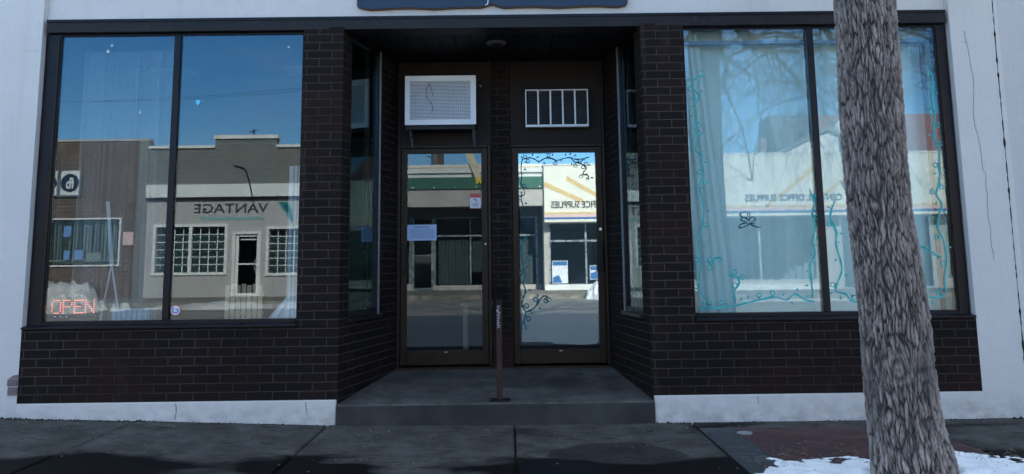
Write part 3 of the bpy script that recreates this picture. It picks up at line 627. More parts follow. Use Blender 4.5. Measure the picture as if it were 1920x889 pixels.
# handrail
H = thing('handrail', 'rusty brown square handrail standing on the middle of the entrance step', 'handrail', (-.092, .05, .17))
mb = MB(); mb.box(-.114, -.070, .03, .074, .178, .905, .004); mb.build('post', M['rail'], H)
mb = MB(); mb.box(-.172, -.012, -.005, .115, .169, .179, .003); mb.build('base_plate', M['black'], H)
mb = MB(); mb.prism([(-.112, .022, .907), (-.072, .022, .907), (-.072, .022, .935), (-.112, .022, .935)], 1, (0, 1.212, .075)); mb.build('rail', M['black'], H)
mb = MB(); mb.box(-.115, -.069, 1.215, 1.233, .95, 1.03, .004); mb.build('wall_plate', M['black'], H)
mb = MB()
for i in range(26):
    z = .72+i*.0065+random.uniform(-.004, .004); x = -.096+random.uniform(-.009, .006); s_ = random.uniform(.004, .009)
    mb.xz([(x-s_, z), (x+s_*.6, z-.003), (x+s_, z+.004), (x-s_*.5, z+.006)], .0285, .0298)
mb.build('flaked_paint', M['flake'], H)

# ------------------------------------------------------------------ things on and behind the glass
def dots(ch):
    F = {'O': ['01110', '10001', '10001', '10001', '10001', '10001', '01110'], 'P': ['11110', '10001', '10001', '11110', '10000', '10000', '10000'], 'E': ['11111', '10000', '10000', '11110', '10000', '10000', '11111'], 'N': ['10001', '11001', '11001', '10101', '10011', '10011', '10001']}
    return [(c, 6-r) for r, row in enumerate(F[ch]) for c, k in enumerate(row) if k == '1']
O = thing('open_sign', 'sign of small red lamps reading OPEN in lower left corner of left window', 'sign', (-3.45, .12, .82))
def dotmesh(pts, r, y):
    mb = MB()
    for x, z in pts: mb.tube([(x, y, z), (x, y-.008, z)], [r, r*.6], 6)
    return mb
pts = []
for k, ch in enumerate('OPEN'):
    for c, r in dots(ch):
        for jx, jz in ((0, 0),): pts.append((-3.628+k*.088+c*.0165+jx, .872+r*.0165+jz))
dotmesh(pts, .0036, .118).build('lettering', M['led'], O)
for xz_ in [(-3.60+.045*k, .845) for k in range(3)]+[(-3.55+.05*k, 1.005) for k in range(4)]: dotmesh([xz_], .0038, .118).build('accent_lamp', M['ledb'], O)
mb = MB(); mb.box(-3.645, -3.27, .121, .128, .83, .836); mb.box(-3.645, -3.27, .121, .128, 1.014, 1.02); mb.box(-3.645, -3.640, .121, .128, .8362, 1.0138); mb.box(-3.275, -3.27, .121, .128, .8362, 1.0138); mb.build('wire_frame', M['roomd'], O)
def disc(mb, x, z, r, y0, y1, n=28): mb.xz([(x+r*math.cos(t), z+r*math.sin(t)) for t in [2*math.pi*i/n for i in range(n)]], y0, y1)
K = thing('round_sticker', 'round red-rimmed white sticker at the foot of the left window mullion', 'sticker', (-2.632, .067, .89))
mb = MB(); disc(mb, -2.632, .885, .043, .0675, .0695); mb.build('rim', M['red'], K); mb = MB(); disc(mb, -2.632, .885, .036, .0655, .0670); mb.build('face', M['paperw'], K)
mb = MB(); ribbon(mb, [(-2.640, .905), (-2.655, .892), (-2.650, .872), (-2.630, .866), (-2.612, .875), (-2.612, .892), (-2.628, .890)], .005, .0635, .0015); mb.build('emblem', M['ink'], K)
mb = MB(); mb.xz([(-2.524+.016*16*math.sin(t)**3/16*1.2, 2.545+.0018*(13*math.cos(t)-5*math.cos(2*t)-2*math.cos(3*t)-math.cos(4*t))) for t in [2*math.pi*i/30 for i in range(30)]], .0665, .0690); tag(mb.build('heart_sticker', M['sky']), 'small light blue heart sticker high on the left window', 'sticker')
for k, (x, z, s_, lb) in enumerate([(-3.25, 3.03, .018, 'small pale star decal topmost on the left window pane'), (-3.28, 2.98, .02, 'small white star decal, larger one near top of the left window'), (-1.80, 3.0, .016, 'small pale decal below the top right corner of the left window'), (-2.99, 2.47, .03, 'thin white paper figure decal on the left window by the mullion')]):
    mb = MB(); n = 5 if k < 3 else 4
    mb.xz([(x+(s_ if i % 2 == 0 else s_*.35)*math.sin(math.pi*i/n)*(1 if k < 3 else .5), z+(s_ if i % 2 == 0 else s_*.35)*math.cos(math.pi*i/n)) for i in range(2*n)], .0668, .0692); tag(mb.build('window_decal', sheer('faded decal', (.8, .85, .9), .6) if k != 1 else M['paperw']), lb, 'decal')
# notice and sticker on left door
Nn = thing('paper_notice', 'pale blue paper notice taped on the left door glass', 'notice', (-.83, 1.284, 1.44))
mb = MB(); mb.box(-.965, -.690, 1.2738, 1.2752, 1.440, 1.588); mb.build('sheet', M['paper'], Nn)
mb = MB(); x = -.895
while x < -.76: l = random.uniform(.010, .02); mb.box(x, x+l, 1.2725, 1.2735, 1.558, 1.572); x += l+.004
for r in range(6):
    x = -.95+random.uniform(0, .02); z = 1.540-r*.0155
    while x < -.715: l = random.uniform(.008, .026); mb.box(x, min(x+l, -.705), 1.2725, 1.2735, z, z+.006); x += l+.005
mb.build('printing', M['inkg'], Nn)
K = thing('warning_sticker', 'white sticker with red band and dark arrow on upper right of left door', 'sticker', (-.32, 1.27, 1.74))
mb = MB(); mb.box(-.372, -.272, 1.2725, 1.2745, 1.735, 1.872); mb.build('sheet', M['paperw'], K)
each('red_band', M['red'], K, (-.372, -.272, 1.2708, 1.2722, 1.838, 1.874), (-.372, -.272, 1.2708, 1.2722, 1.733, 1.739))
mb = MB(); mb.xz([(-.345, 1.825), (-.300, 1.828), (-.318, 1.818), (-.300, 1.797), (-.305, 1.793), (-.327, 1.812)], 1.2708, 1.2722)
for r in range(3): mb.box(-.352, -.292, 1.2708, 1.2722, 1.780-r*.012, 1.785-r*.012)
mb.build('printing', M['inkg'], K)
# sheer curtain, cloths, slatted crate, stand and ceiling panels in the left shop
def drape(name, x0, x1, y, z0, z1, material, folds, amp, label=None, cat=None, parent=None, xt=None, rnd=0, gather=None):
    n = int((x1-x0)/.012)+2; rows = 14; V = []; F = []
    for j in range(rows+1):
        t = j/rows; z = z0+(z1-z0)*t
        for i in range(n+1):
            u = i/n; x = x0+(x1-x0)*u
            if xt: x = (x0+(xt[0]-x0)*t)*(1-u)+(x1+(xt[1]-x1)*t)*u
            V.append((x, y+amp*math.sin(u*folds*2*math.pi+rnd+.6*math.sin(u*9+t))*(.6+.4*math.sin(u*23+1)), z))
    F = [(j*(n+1)+i, j*(n+1)+i+1, (j+1)*(n+1)+i+1, (j+1)*(n+1)+i) for j in range(rows) for i in range(n)]
    o = mesh_obj(name, V, F, material, parent, smooth=True)
    if label: tag(o, label, cat)
    return o
drape('sheer_curtain', -3.58, -2.76, .26, .80, 3.03, M['sheer'], 13, .03, 'sheer white curtain hanging behind the left pane of the left window', 'curtain', rnd=1)
drape('cloth_banner', -1.80, -1.64, .18, .79, 2.03, sheer('thin white cloth', (.80, .85, .88), .5), 2, .01, 'narrow white cloth hanging at the right edge of the left window', 'cloth')
drape('folded_cloth', -1.98, -1.72, .30, .79, 1.05, M['cloth'], 3, .02, 'pale cloth heaped on the ledge at the right end of the left window', 'cloth', xt=(-1.76, -1.70))
T = thing('slatted_crate', 'pale upright slatted wooden crate on the ledge of the left window', 'crate', (-2.15, .4, .775))
mb = MB()
for i in range(7): x = -2.30+i*.044; mb.box(x, x+.036, .22, .232, .78, 1.07+(.01 if i % 2 else 0), .002)
mb.build('slats', M['wood'], T); mb = MB(); mb.box(-2.30, -1.995, .234, .25, .83, .86); mb.box(-2.30, -1.995, .234, .25, .98, 1.01); mb.build('cross_rail', M['wood'], T)
T = thing('slatted_box', 'low pale blue slatted box on the ledge of the left window', 'box', (-3.05, .4, .775))
mb = MB()
for i in range(7): x = -3.19+i*.042; mb.box(x, x+.026, .20, .21, .78, .885, .002)
mb.build('slats', M['bluebox'], T); mb = MB(); mb.box(-3.20, -2.90, .212, .36, .78, .892); mb.build('body', M['bluebox'], T)
T = thing('display_stand', 'thin white leaning display stand on three legs behind the left window', 'stand', (-3.2, .5, .78))
mb = MB(); mb.tube([(-3.42, .50, 1.78), (-3.36, .5, 1.25)], [.015, .018], 8); mb.build('pole', M['cloth'], T)
for dx, dy in ((-.07, 0), (.12, -.05), (.03, .12)):
    mb = MB(); mb.tube([(-3.36, .5, 1.25), (-3.36+dx, .5+dy, .78)], .007, 6); mb.build('leg', M['cloth'], T)
for x0, x1, lb in ((-3.75, -3.35, 'pale rectangular ceiling light panel nearer the mullion, inside the left shop'), (-2.38, -2.0, 'pale rectangular ceiling light panel nearer the pillar, inside the left shop')):
    mb = MB(); mb.box(x0, x1, 1.9, 2.25, 3.27, 3.298, .003); tag(mb.build('ceiling_light_panel', M['acw']), lb, 'ceiling light', 'ceiling panels in the left shop')
# curtain, post and rails behind the right window
drape('white_curtain', 1.30, 3.59, .27, .78, 3.18, M['curtain'], 16, .012, 'flat white curtain closing the whole right window from inside', 'curtain')
drape('side_curtain', 1.50, 1.80, .215, .78, 3.14, M['curtain'], 4, .010, 'gathered white side curtain at the left end of the right window', 'curtain', xt=(1.40, 1.60), rnd=2)
mb = MB(); mb.box(3.44, 3.475, .15, .18, .78, 2.99, .003); tag(mb.build('timber_post', M['woodd']), 'thin brown upright timber just inside the right end of the right window', 'post')
mb = MB(); mb.box(1.31, 3.60, .15, .18, 3.00, 3.035, .003); tag(mb.build('curtain_rail', M['bluebox']), 'long blue grey curtain rail across the top of the right window', 'rail')
# things in left shop seen through door
T = thing('side_table', 'small wooden table standing inside the left door', 'table', (-.38, 2.1, .28))
mb = MB(); mb.box(-.50, -.14, 1.9, 2.4, .80, .83, .004); mb.build('table_top', M['wood'], T)
for x, y in ((-.48, 1.92), (-.18, 1.92), (-.48, 2.37), (-.18, 2.37)):
    mb = MB(); mb.box(x, x+.03, y, y+.03, .281, .799); mb.build('leg', M['wood'], T)

# ------------------------------------------------------------------ street tree
TR = thing('street_tree', 'bare street tree with thick furrowed trunk in front of the right window', 'tree', (2.15, -1.91, 0))
def cx(z):
    t = [(-.2, 2.175), (.07, 2.15), (.485, 2.12), (.884, 2.108), (1.47, 2.074), (2.08, 2.072), (2.68, 2.08), (4.6, 2.12)]
    for (a, b), (c, d) in zip(t, t[1:]):
        if z <= c: return b+(d-b)*(z-a)/(c-a)
    return 2.12
def cr(z):
    t = [(-.2, .26), (.07, .202), (.3, .190), (.88, .179), (1.47, .170), (2.7, .166), (4.6, .15)]
    for (a, b), (c, d) in zip(t, t[1:]):
        if z <= c: return b+(d-b)*(z-a)/(c-a)
    return .15
nt_, zs = 380, [-.15+.0058*i for i in range(516)]+[2.86+.04*i for i in range(44)]
V = []; rid = []
kx, kz, kth = 2.03, .63, -math.pi/2-.42
for z in zs:
    c0, r0 = cx(z), cr(z)
    for i in range(nt_):
        th = 2*math.pi*i/nt_; ca, sa = math.cos(th), math.sin(th)
        wx = noise.noise(Vector((ca*2.2, sa*2.2, z*3.2)))*.13+noise.noise(Vector((ca*6, sa*6, z*10+7)))*.06
        t2 = th+wx
        def cell(sc, zz, off):
            d_ = noise.voronoi(Vector((math.cos(t2)*sc+off, math.sin(t2)*sc, z*zz+off)))[0]; return max(0, min(1, (d_[1]-d_[0]-.03)/.34))
        n3 = noise.fractal(Vector((ca*24, sa*24, z*40)), 1, 2, 3)
        big = cell(11.5, 7.6, 0); sml = cell(21, 15, 4.3)
        rg = max(0, min(1, big**.7*(.62+.38*sml)*(.95+.6*noise.noise(Vector((ca*7+9, sa*7, z*8))))+.24*n3))
        dth = (th-kth+math.pi) % (2*math.pi)-math.pi; kd = math.hypot(dth*r0, z-kz)
        kn = math.exp(-(kd/.075)**2)
        rr = r0-.010+.016*rg+.003*n3+.010*noise.noise(Vector((ca*1.2, sa*1.2, z*1.3)))
        if kd < .2: rr += kn*(.012+.010*math.sin(kd*110+3*noise.noise(Vector((ca*3, sa*3, z*6)))))
        if z < .4: rr += (.4-z)*.16*max(0, noise.noise(Vector((ca*1.5, sa*1.5, 9)))+.15)
        V.append((c0+ca*rr, -1.91+sa*rr, z)); rid.append(rg*(1-.5*kn)+kn*(.32+.22*math.sin(kd*110+3*noise.noise(Vector((ca*3, sa*3, z*6))))))
nz_ = len(zs); F = [(j*nt_+i, j*nt_+(i+1) % nt_, (j+1)*nt_+(i+1) % nt_, (j+1)*nt_+i) for j in range(nz_-1) for i in range(nt_)]
trk = mesh_obj('trunk', V, F, M['bark'], TR, smooth=True)
at = trk.data.attributes.new('ridge', 'FLOAT', 'POINT'); at.data.foreach_set('value', rid)
rb = random.Random(21); br = MB(); tw = MB()
def limb(p, d, r, L, depth, droop):
    n = 7; pts = [p.copy()]; rs = [r]; p = p.copy()
    for i in range(n):
        d = (d+Vector((rb.gauss(0, .11), rb.gauss(0, .11), rb.gauss(0, .08)-droop*.040*(1+i/n)))).normalized()
        zm = (3.75 if p.y > -7.0 else 2.3)+(.3 if depth > 1 else 0)
        if p.z+d.z*L/n < zm: d.z = abs(d.z)*.3+.05; d.normalize()
        if p.y < -4 and p.x < 2.7 and d.x < .1: d.x = abs(d.x)+.25; d.normalize()
        p = p+d*(L/n); pts.append(p.copy()); rs.append(r*(1-.62*(i+1)/n))
    (br if r > .012 else tw).tube(pts, [q_*.8 for q_ in rs], 8 if r > .03 else 4, cap=False)
    if depth == 0: return
    for i in range(2, n+1):
        for _ in range(2 if depth == 2 else 1):
            ax = Vector((rb.gauss(0, 1), rb.gauss(0, 1), rb.gauss(0, .5))); s_ = (d*0.75+ax.normalized()*.75).normalized()
            limb(pts[i], s_, rs[i]*.55, L*rb.uniform(.42, .62), depth-1, droop*1.15)
top = Vector((2.12, -1.91, 4.45))
for dx, dy, dz, L, r, dp in ((.22, -.95, .10, 6.8, .09, 1.8), (.42, -.9, .12, 6.6, .085, 1.9), (-.35, -.5, .9, 4.4, .085, .6), (.70, -.8, .10, 6.8, .08, 1.9), (.9, -.1, .8, 3.6, .08, .6), (-.6, .1, 1.0, 3.6, .08, .4), (.1, .2, 1.3, 3.8, .09, .2), (.95, -.6, .35, 4.6, .07, 1.5)):
    limb(top+Vector((dx, dy, 0))*.06-Vector((0, 0, .15)), Vector((dx, dy, dz)).normalized(), r, L, 3, dp)
br.build('branches', M['twig'], TR, smooth=True); tw.build('twigs', M['twig'], TR, smooth=True)
# snow round the tree, straw scraps
V, F = snow_patch('s', 2.42, -2.04, 1.02, .93, .036, 3, 170)
def bank(x, y):
    d = math.hypot(x-2.15, y+1.91); return .075*math.exp(-((d-.26)/.10)**2)*(1 if x > 2.15 else .35)
V = [(x, y, z+(bank(x, y) if z > 0 else 0)-.004) for x, y, z in V]
o = mesh_obj('snow', V, F, M['snow'], smooth=True, kind='stuff'); o['label'] = 'patch of old crusty snow round the foot of the street tree'; o['category'] = 'snow'
mb = MB()
for i in range(70):
    a = random.uniform(0, 6.28); x = random.uniform(1.45, 3.1); y = random.uniform(-1.5, -1.05); L = random.uniform(.02, .07)
    z = .02+random.uniform(0, .02); mb.tube([(x, y, z), (x+math.cos(a)*L*.5, y+math.sin(a)*L*.5, z+.012), (x+math.cos(a)*L, y+math.sin(a)*L, z)], .0012, 4)
o = mb.build('straw', M['straw'], kind='stuff'); o['label'] = 'scraps of dry grass along the edge of the snow'; o['category'] = 'dry grass'
# dirt and dry weeds at the foot of the wall
mb = MB()
for i in range(420):
    x = random.choice((random.uniform(-4.3, -1.36), random.uniform(1.1, 4.4))); z = gz(x); y = -.022-random.uniform(0, .03); h = random.uniform(.001, .008)*(1+3*max(0, noise.noise(Vector((x*3, 0, 0)))))
    mb.xz([(x-.012, z-.004), (x+.012, z-.004), (x+random.uniform(-.006, .006), z+h)], y, y-.006)
o = mb.build('debris', M['dark'], kind='stuff'); o['label'] = 'dark grit and dead weeds along the foot of the white wall'; o['category'] = 'debris'

mb = MB(); rl = random.Random(5)
for i in range(260):
    x = rl.uniform(-4.2, 4.2); y = -abs(rl.gauss(.05, .9))-.03
    if y < -3.3 or (-1.34 < x < 1.09 and y > -.06): continue
    a = rl.uniform(0, 6.28); L = rl.uniform(.003, .011); z = gz(x)+.001
    P_ = [(x+math.cos(a+t)*L*k, y+math.sin(a+t)*L*k) for t, k in ((0, 1), (1.4, .5), (3.1, .9), (4.6, .55))]
    mb.prism([(p, q_, z) for p, q_ in P_], rl.uniform(.001, .004), (0, 0, 1))
o = mb.build('grit', plain('pale grit', (.24, .21, .18), .9, .35, 30), kind='stuff'); o['label'] = 'pale grit and leaf scraps scattered over the sidewalk'; o['category'] = 'grit'

# ------------------------------------------------------------------ the far side of the street (seen in the glass)
FY = -20.5
def fwall(mb, x0, x1, z0, z1, holes, y0=FY, th=.3):
    """wall facing +Y with rectangular openings (x0,x1,z0,z1)"""
    xs = sorted({x0, x1, *[h[0] for h in holes], *[h[1] for h in holes]}); zz = sorted({z0, z1, *[h[2] for h in holes], *[h[3] for h in holes]})
    for a, b in zip(xs, xs[1:]):
        for c, d in zip(zz, zz[1:]):
            mx_, mz_ = (a+b)/2, (c+d)/2
            if not any(h[0] < mx_ < h[1] and h[2] < mz_ < h[3] for h in holes): mb.box(a, b, y0-th, y0, c, d)
def fwindow(par, x0, x1, z0, z1, y=FY, cols=0, rows=0, halves=1, blind=None, trim=.09, name='window', material=None):
    mtl = material or M['offw']; q = MB(); q.box(x0-trim, x1+trim, y+.002, y+.06, z1, z1+trim); q.box(x0-trim, x1+trim, y+.002, y+.07, z0-trim, z0); q.box(x0-trim, x0, y+.002, y+.06, z0+.0005, z1-.0005); q.box(x1, x1+trim, y+.002, y+.06, z0+.0005, z1-.0005)
    for k in range(1, halves): xm = x0+(x1-x0)*k/halves; q.box(xm-.05, xm+.05, y-.04, y+.05, z0+.0005, z1-.0005)
    f = q.build(name, mtl, par)
    q = MB(); q.box(x0, x1, y-.13, y-.12, z0, z1); q.build('pane', M['fglass'], f)
    if cols:
        q = MB()
        for k in range(1, cols*halves): x = x0+(x1-x0)*k/(cols*halves); q.box(x-.014, x+.014, y-.11, y-.09, z0, z1)
        for k in range(1, rows): z = z0+(z1-z0)*k/rows; q.box(x0, x1, y-.088, y-.07, z-.012, z+.012)
        q.build('lattice', M['offw'], f)
    if blind: q = MB(); q.box(x0, x1, y-.36, y-.34, z0, z1); q.build('blind', blind, f)
    return f
def shell(mb, x0, x1, z1, y1=FY-.3, y0=-32):
    mb.box(x0, x0+.2, y0, y1, .2, z1); mb.box(x1-.2, x1, y0, y1, .2, z1); mb.box(x0+.2, x1-.2, y0, y0+.2, .2, z1); mb.box(x0+.2, x1-.2, y0+.2, y1, z1-.3, z1-.1); mb.box(x0+.2, x1-.2, y1-5, y1-4.8, .2, z1-.4)
# 1. taupe office with grey brick above
V1 = thing('office_building', 'taupe office across the street with grey brick top and VANTAGE lettering', 'building', (-8.7, -21, .25))
wins = [(-11.55, -9.30, 1.05, 2.52), (-8.95, -8.20, .28, 2.26), (-7.86, -5.75, 1.0, 2.42)]
mb = MB(); fwall(mb, -11.9, -5.45, .2, 3.45, wins); mb.build('lower_wall', M['beige'], V1)
mb = MB(); mb.box(-11.9, -5.45, FY-.3, FY-.02, 3.45, 5.12); mb.box(-9.74, -7.70, FY-.3, FY-.02, 5.12, 5.42); mb.build('upper_wall', M['gbrick'], V1)
mb = MB(); mb.box(-11.9, -5.45, FY-.02, FY+.16, 3.48, 3.90, .01); mb.build('white_fascia', M['offw'], V1)
mb = MB(); mb.box(-11.9, -5.45, FY-.01, FY+.12, 3.40, 3.478); mb.build('fascia_shade_strip', M['frame'], V1)  # dark strip standing in for the shade under the white fascia
mb = MB(); mb.box(-11.92, -9.745, FY-.36, FY+.06, 5.12, 5.21); mb.box(-7.695, -5.43, FY-.36, FY+.06, 5.12, 5.21); mb.box(-9.78, -7.66, FY-.36, FY+.06, 5.42, 5.54); mb.build('coping', M['offw'], V1)
mb = MB(); shell(mb, -11.9, -5.45, 5.1); mb.build('shell', M['gbrick'], V1)
fwindow(V1, -11.55, -9.30, 1.05, 2.52, cols=4, rows=6, halves=2, blind=M['fgreen']); fwindow(V1, -7.86, -5.75, 1.0, 2.42, cols=4, rows=6, halves=2, blind=M['fgreen'])
q = MB(); q.box(-9.04, -8.95, FY+.002, FY+.07, .26, 2.35); q.box(-8.20, -8.11, FY+.002, FY+.07, .26, 2.35); q.box(-8.95, -8.20, FY+.002, FY+.07, 2.265, 2.35); q.box(-8.95, -8.86, FY-.08, FY-.03, .28, 2.26); q.box(-8.27, -8.20, FY-.08, FY-.03, .28, 2.26); q.box(-8.859, -8.271, FY-.08, FY-.03, .28, .36); q.box(-8.859, -8.271, FY-.08, FY-.03, 2.18, 2.26); q.box(-8.859, -8.271, FY-.07, FY-.04, 1.27, 1.32)
D1 = q.build('door', M['offw'], V1); q = MB(); q.box(-8.859, -8.271, FY-.062, FY-.056, .36, 2.18); q.build('door_glass', M['fglass'], D1)
q = MB(); q.tube([(-8.29, FY-.03, 1.05), (-8.29, FY+.05, 1.08), (-8.29, FY+.05, 1.42), (-8.29, FY-.03, 1.45)], .018, 6); q.build('handle', M['alu'], D1)
q = MB(); q.box(-8.80, -8.29, FY-.055, FY-.052, 2.07, 2.11); q.build('door_lettering', M['offw'], D1)
text('VANTAGE', -7.92, 2.97, FY+.004, 2.43, .30, 1, M['letter'], 'sign_lettering', V1, .03, .0)
q = MB(); x = -8.05
while x > -10.12: l = random.uniform(.05, .11); q.box(x-l, x, FY+.004, FY+.02, 2.74, 2.74+random.choice((.08, .10))); x -= l+.035
q.build('small_lettering', M['tealp'], V1)
q = MB()
for k, (dx, s_) in enumerate(((0, 1), (.12, .92), (.23, .8))):
    P = [(-7.58+dx*.8, 3.30), (-7.48+dx*.8, 3.22), (-7.30+dx*.6, 2.98), (-7.13+dx*.1, 2.66)]; A_ = spline(P, 5); w_ = [.02+.05*math.sin(math.pi*i/(len(A_)-1)) for i in range(len(A_))]
    poly = [(p.x-w_[i]*.5, p.y-w_[i]*.6) for i, p in enumerate(A_)]+[(p.x+w_[i]*.5, p.y+w_[i]*.6) for i, p in reversed(list(enumerate(A_)))]; q.xz(poly, FY+.004, FY+.025)
q.build('leaf_emblem', M['teal'], V1)
q = MB(); q.tube(spline([(-9.08, FY+.02, 4.52), (-8.9, FY+.02, 4.47), (-8.72, FY+.02, 4.38), (-8.62, FY+.03, 4.15), (-8.5, FY+.18, 3.9), (-8.43, FY+.2, 3.6), (-8.36, FY+.16, 3.38)], 5), .022, 6); q.build('cable', M['black'], V1)
q = MB(); q.tube([(-8.6, FY-.4, 5.4), (-8.6, FY-.4, 5.8)], .02, 6); q.tube([(-8.75, FY-.4, 5.7), (-8.5, FY-.4, 5.75)], .015, 6); q.tube([(-8.6, FY-.4, 5.62), (-8.45, FY-.4, 5.52)], .02, 6); q.build('roof_aerial', M['black'], V1)
# 2. brown brick building to its left, with sign panels
V2 = thing('brick_building', 'brown brick building across the street with wide slatted window and square signs', 'building', (-17, -21, .25))
mb = MB(); fwall(mb, -24, -12.25, .2, 5.36, [(-16.9, -12.75, 1.33, 2.80)]); mb.build('wall', M['fbrick'], V2)
mb = MB(); mb.box(-12.249, -11.905, FY-.3, FY+.03, .2, 5.38); mb.build('end_pilaster', M['gbrick'], V2)
mb = MB(); mb.box(-24, -11.91, FY-.34, FY+.05, 5.385, 5.46); mb.build('coping', M['conc'], V2)
mb = MB(); shell(mb, -24, -11.91, 5.3); mb.build('shell', M['fbrick'], V2)
fw = fwindow(V2, -16.9, -12.75, 1.33, 2.80, trim=.05, blind=None)
q = MB()
for k in range(34): x = -16.8+k*.12+random.uniform(-.02, .02); q.prism([(x, FY-.25, 1.4), (x+.025, FY-.25, 1.4), (x+.025+random.uniform(-.05, .03), FY-.25, 2.78), (x+random.uniform(-.05, .0), FY-.25, 2.78)], .01, (0, 1, 0))
q.build('vertical_blind', M['offw'], fw)
q = MB(); q.box(-16.8, -12.9, FY-.3, FY-.2, 1.45, 1.5); q.box(-13.9, -13.45, FY-.29, FY-.22, 1.51, 1.72); q.build('window_shelf', M['cream'], fw)
each('window_poster', plain('blue poster', (.15, .3, .6), .7, .1, 4), fw, (-14.65, -14.4, FY-.118, FY-.115, 2.25, 2.6), (-14.6, -14.4, FY-.118, FY-.115, 1.5, 1.8), (-14.25, -13.98, FY-.118, FY-.115, 1.5, 1.82))
for x0, x1, lab in ((-14.72, -14.12, 'white square sign with letter monogram in dark disc, on the far brick wall'), (-15.45, -14.85, 'white square sign with plain dark disc, leftmost on the far brick wall')):
    Sg = thing('square_sign', lab, 'sign', ((x0+x1)/2, FY+.05, 3.6)); q = MB(); q.box(x0-.06, x1+.06, FY+.002, FY+.10, 3.55, 4.45); q.build('box', M['mdark'], Sg)
    q = MB(); q.box(x0, x1, FY+.102, FY+.115, 3.60, 4.40); q.build('face', M['offw'], Sg)
    q = MB(); disc(q, (x0+x1)/2, 4.0, .30, FY+.117, FY+.125); q.build('disc', M['signblue'], Sg)
    if x0 > -15:
        text('fb', x0+.44, 3.80, FY+.127, .26, .38, 1, M['offw'], 'monogram', Sg, .01, .02)
q = MB(); q.box(-12.62, -12.28, FY+.032, FY+.04, 1.95, 2.38); tag(q.build('wall_poster', M['pink']), 'small pinkish poster on the far brick pilaster', 'poster')
# 3. building with green fascia
V3 = thing('green_fascia_building', 'shop across the street with long green fascia over a deep shaded front', 'building', (-2, -21, .25))
X0, X1 = -5.42, 1.18
mb = MB(); mb.box(X0, X1, FY-.02, FY+.30, 4.42, 4.72, .01); mb.box(X0, X1, FY-.02, FY+.20, 4.26, 4.418); mb.build('cornice', M['offw'], V3)
mb = MB(); mb.box(X0, X1, FY+.20, FY+.315, 4.60, 4.625); mb.build('cornice_trim', M['yellow'], V3)
mb = MB(); mb.box(X0, X1, FY-.02, FY+.36, 3.84, 4.258, .01); mb.build('fascia', M['green'], V3)
mb = MB()
for k in range(9): disc(mb, X0+.5+k*.75, 3.90, .03, FY+.362, FY+.40, 10)
mb.build('fascia_lamp', M['offw'], V3)
mb = MB(); mb.box(X0, X1, FY-.02, FY+.28, 3.22, 3.838, .01); mb.build('concrete_band', M['conc'], V3)
Yp = thing('slanting_board', 'pale slanting board with forked yellow lower end fixed on the green fascia', 'board', (-1.1, FY+.45, 4.0))
mb = MB(); mb.xz([(-1.78, 5.62), (-1.40, 5.62), (-1.00, 4.22), (-1.20, 4.22)], FY+.37, FY+.41); mb.build('plank', M['yt'], Yp)
mb = MB(); mb.xz([(-1.20, 4.219), (-1.00, 4.219), (-.96, 4.02), (-1.02, 4.0), (-1.05, 4.1), (-1.08, 4.1), (-1.11, 4.0), (-1.17, 4.02)], FY+.37, FY+.41); mb.build('forked_end', M['yd'], Yp)
mb = MB(); mb.box(X0, X1, FY-1.8, FY-.021, 3.3, 3.4); mb.box(X0, X0+.25, FY-1.8, FY+.1, .2, 3.3); mb.build('canopy_soffit', M['mdark'], V3)
BY = FY-1.5
mb = MB(); fwall(mb, X0+.26, X1, .2, 3.3, [(-4.9, -3.72, .5, 2.9), (-3.58, -2.92, .25, 2.9), (-2.80, 1.0, .42, 2.9)], y0=BY); mb.build('front_wall', M['mdark'], V3)
mb = MB(); mb.box(X0+.26, -3.62, BY+.002, BY+.12, .25, .49); mb.box(-2.85, X1, BY+.002, BY+.14, .25, .43, .01); mb.build('stone_sill', M['conc'], V3)
q = MB(); q.box(-3.64, -3.57, BY+.002, BY+.05, .25, 2.9); q.box(-2.93, -2.85, BY+.002, BY+.05, .25, 2.9); q.box(-3.57, -2.93, BY-.05, BY+.03, 2.16, 2.26); q.box(-3.57, -2.93, BY-.05, BY+.03, .25, .34); q.box(-3.57, -2.93, BY-.05, BY+.03, 1.52, 1.56)
D3 = q.build('door', M['alu'], V3); q = MB(); q.box(-3.57, -2.93, BY-.03, BY-.025, .34, 2.16); q.build('door_glass', M['fglass'], D3)
def shopwin(par, x0, x1, z0, z1, y, mids, bar=None):
    q = MB()
    for x in (x0, *mids, x1): q.box(x-.03, x+.03, y-.05, y+.03, z0, z1)
    q.box(x0-.03, x1+.03, y-.048, y+.028, z0-.04, z0+.001); q.box(x0-.03, x1+.03, y-.048, y+.028, z1-.001, z1+.04)
    if bar: q.box(x0+.029, x1-.029, y-.045, y+.02, bar, bar+.06)
    f = q.build('window', M['alu'], par); q = MB(); q.box(x0, x1, y-.08, y-.07, z0, z1); q.build('pane', M['fglass'], f); return f
f = shopwin(V3, -2.80, 1.0, .43, 2.9, BY, (-1.47, -.2), 2.22)
drape('drape', -2.68, -1.55, BY-.22, .45, 2.1, M['fcurt'], 9, .04, parent=f); drape('drape', -.15, .85, BY-.22, .45, 2.1, M['fcurt'], 8, .04, parent=f)
q = MB(); q.box(-1.42, -.95, BY-.30, BY-.29, .9, 2.85); q.build('poster', M['mgreen'], f)
shopwin(V3, -4.9, -3.72, .5, 2.9, BY, ())
mb = MB(); shell(mb, X0, X1, 4.4, FY-1.81); mb.build('shell', M['gbrick'], V3)
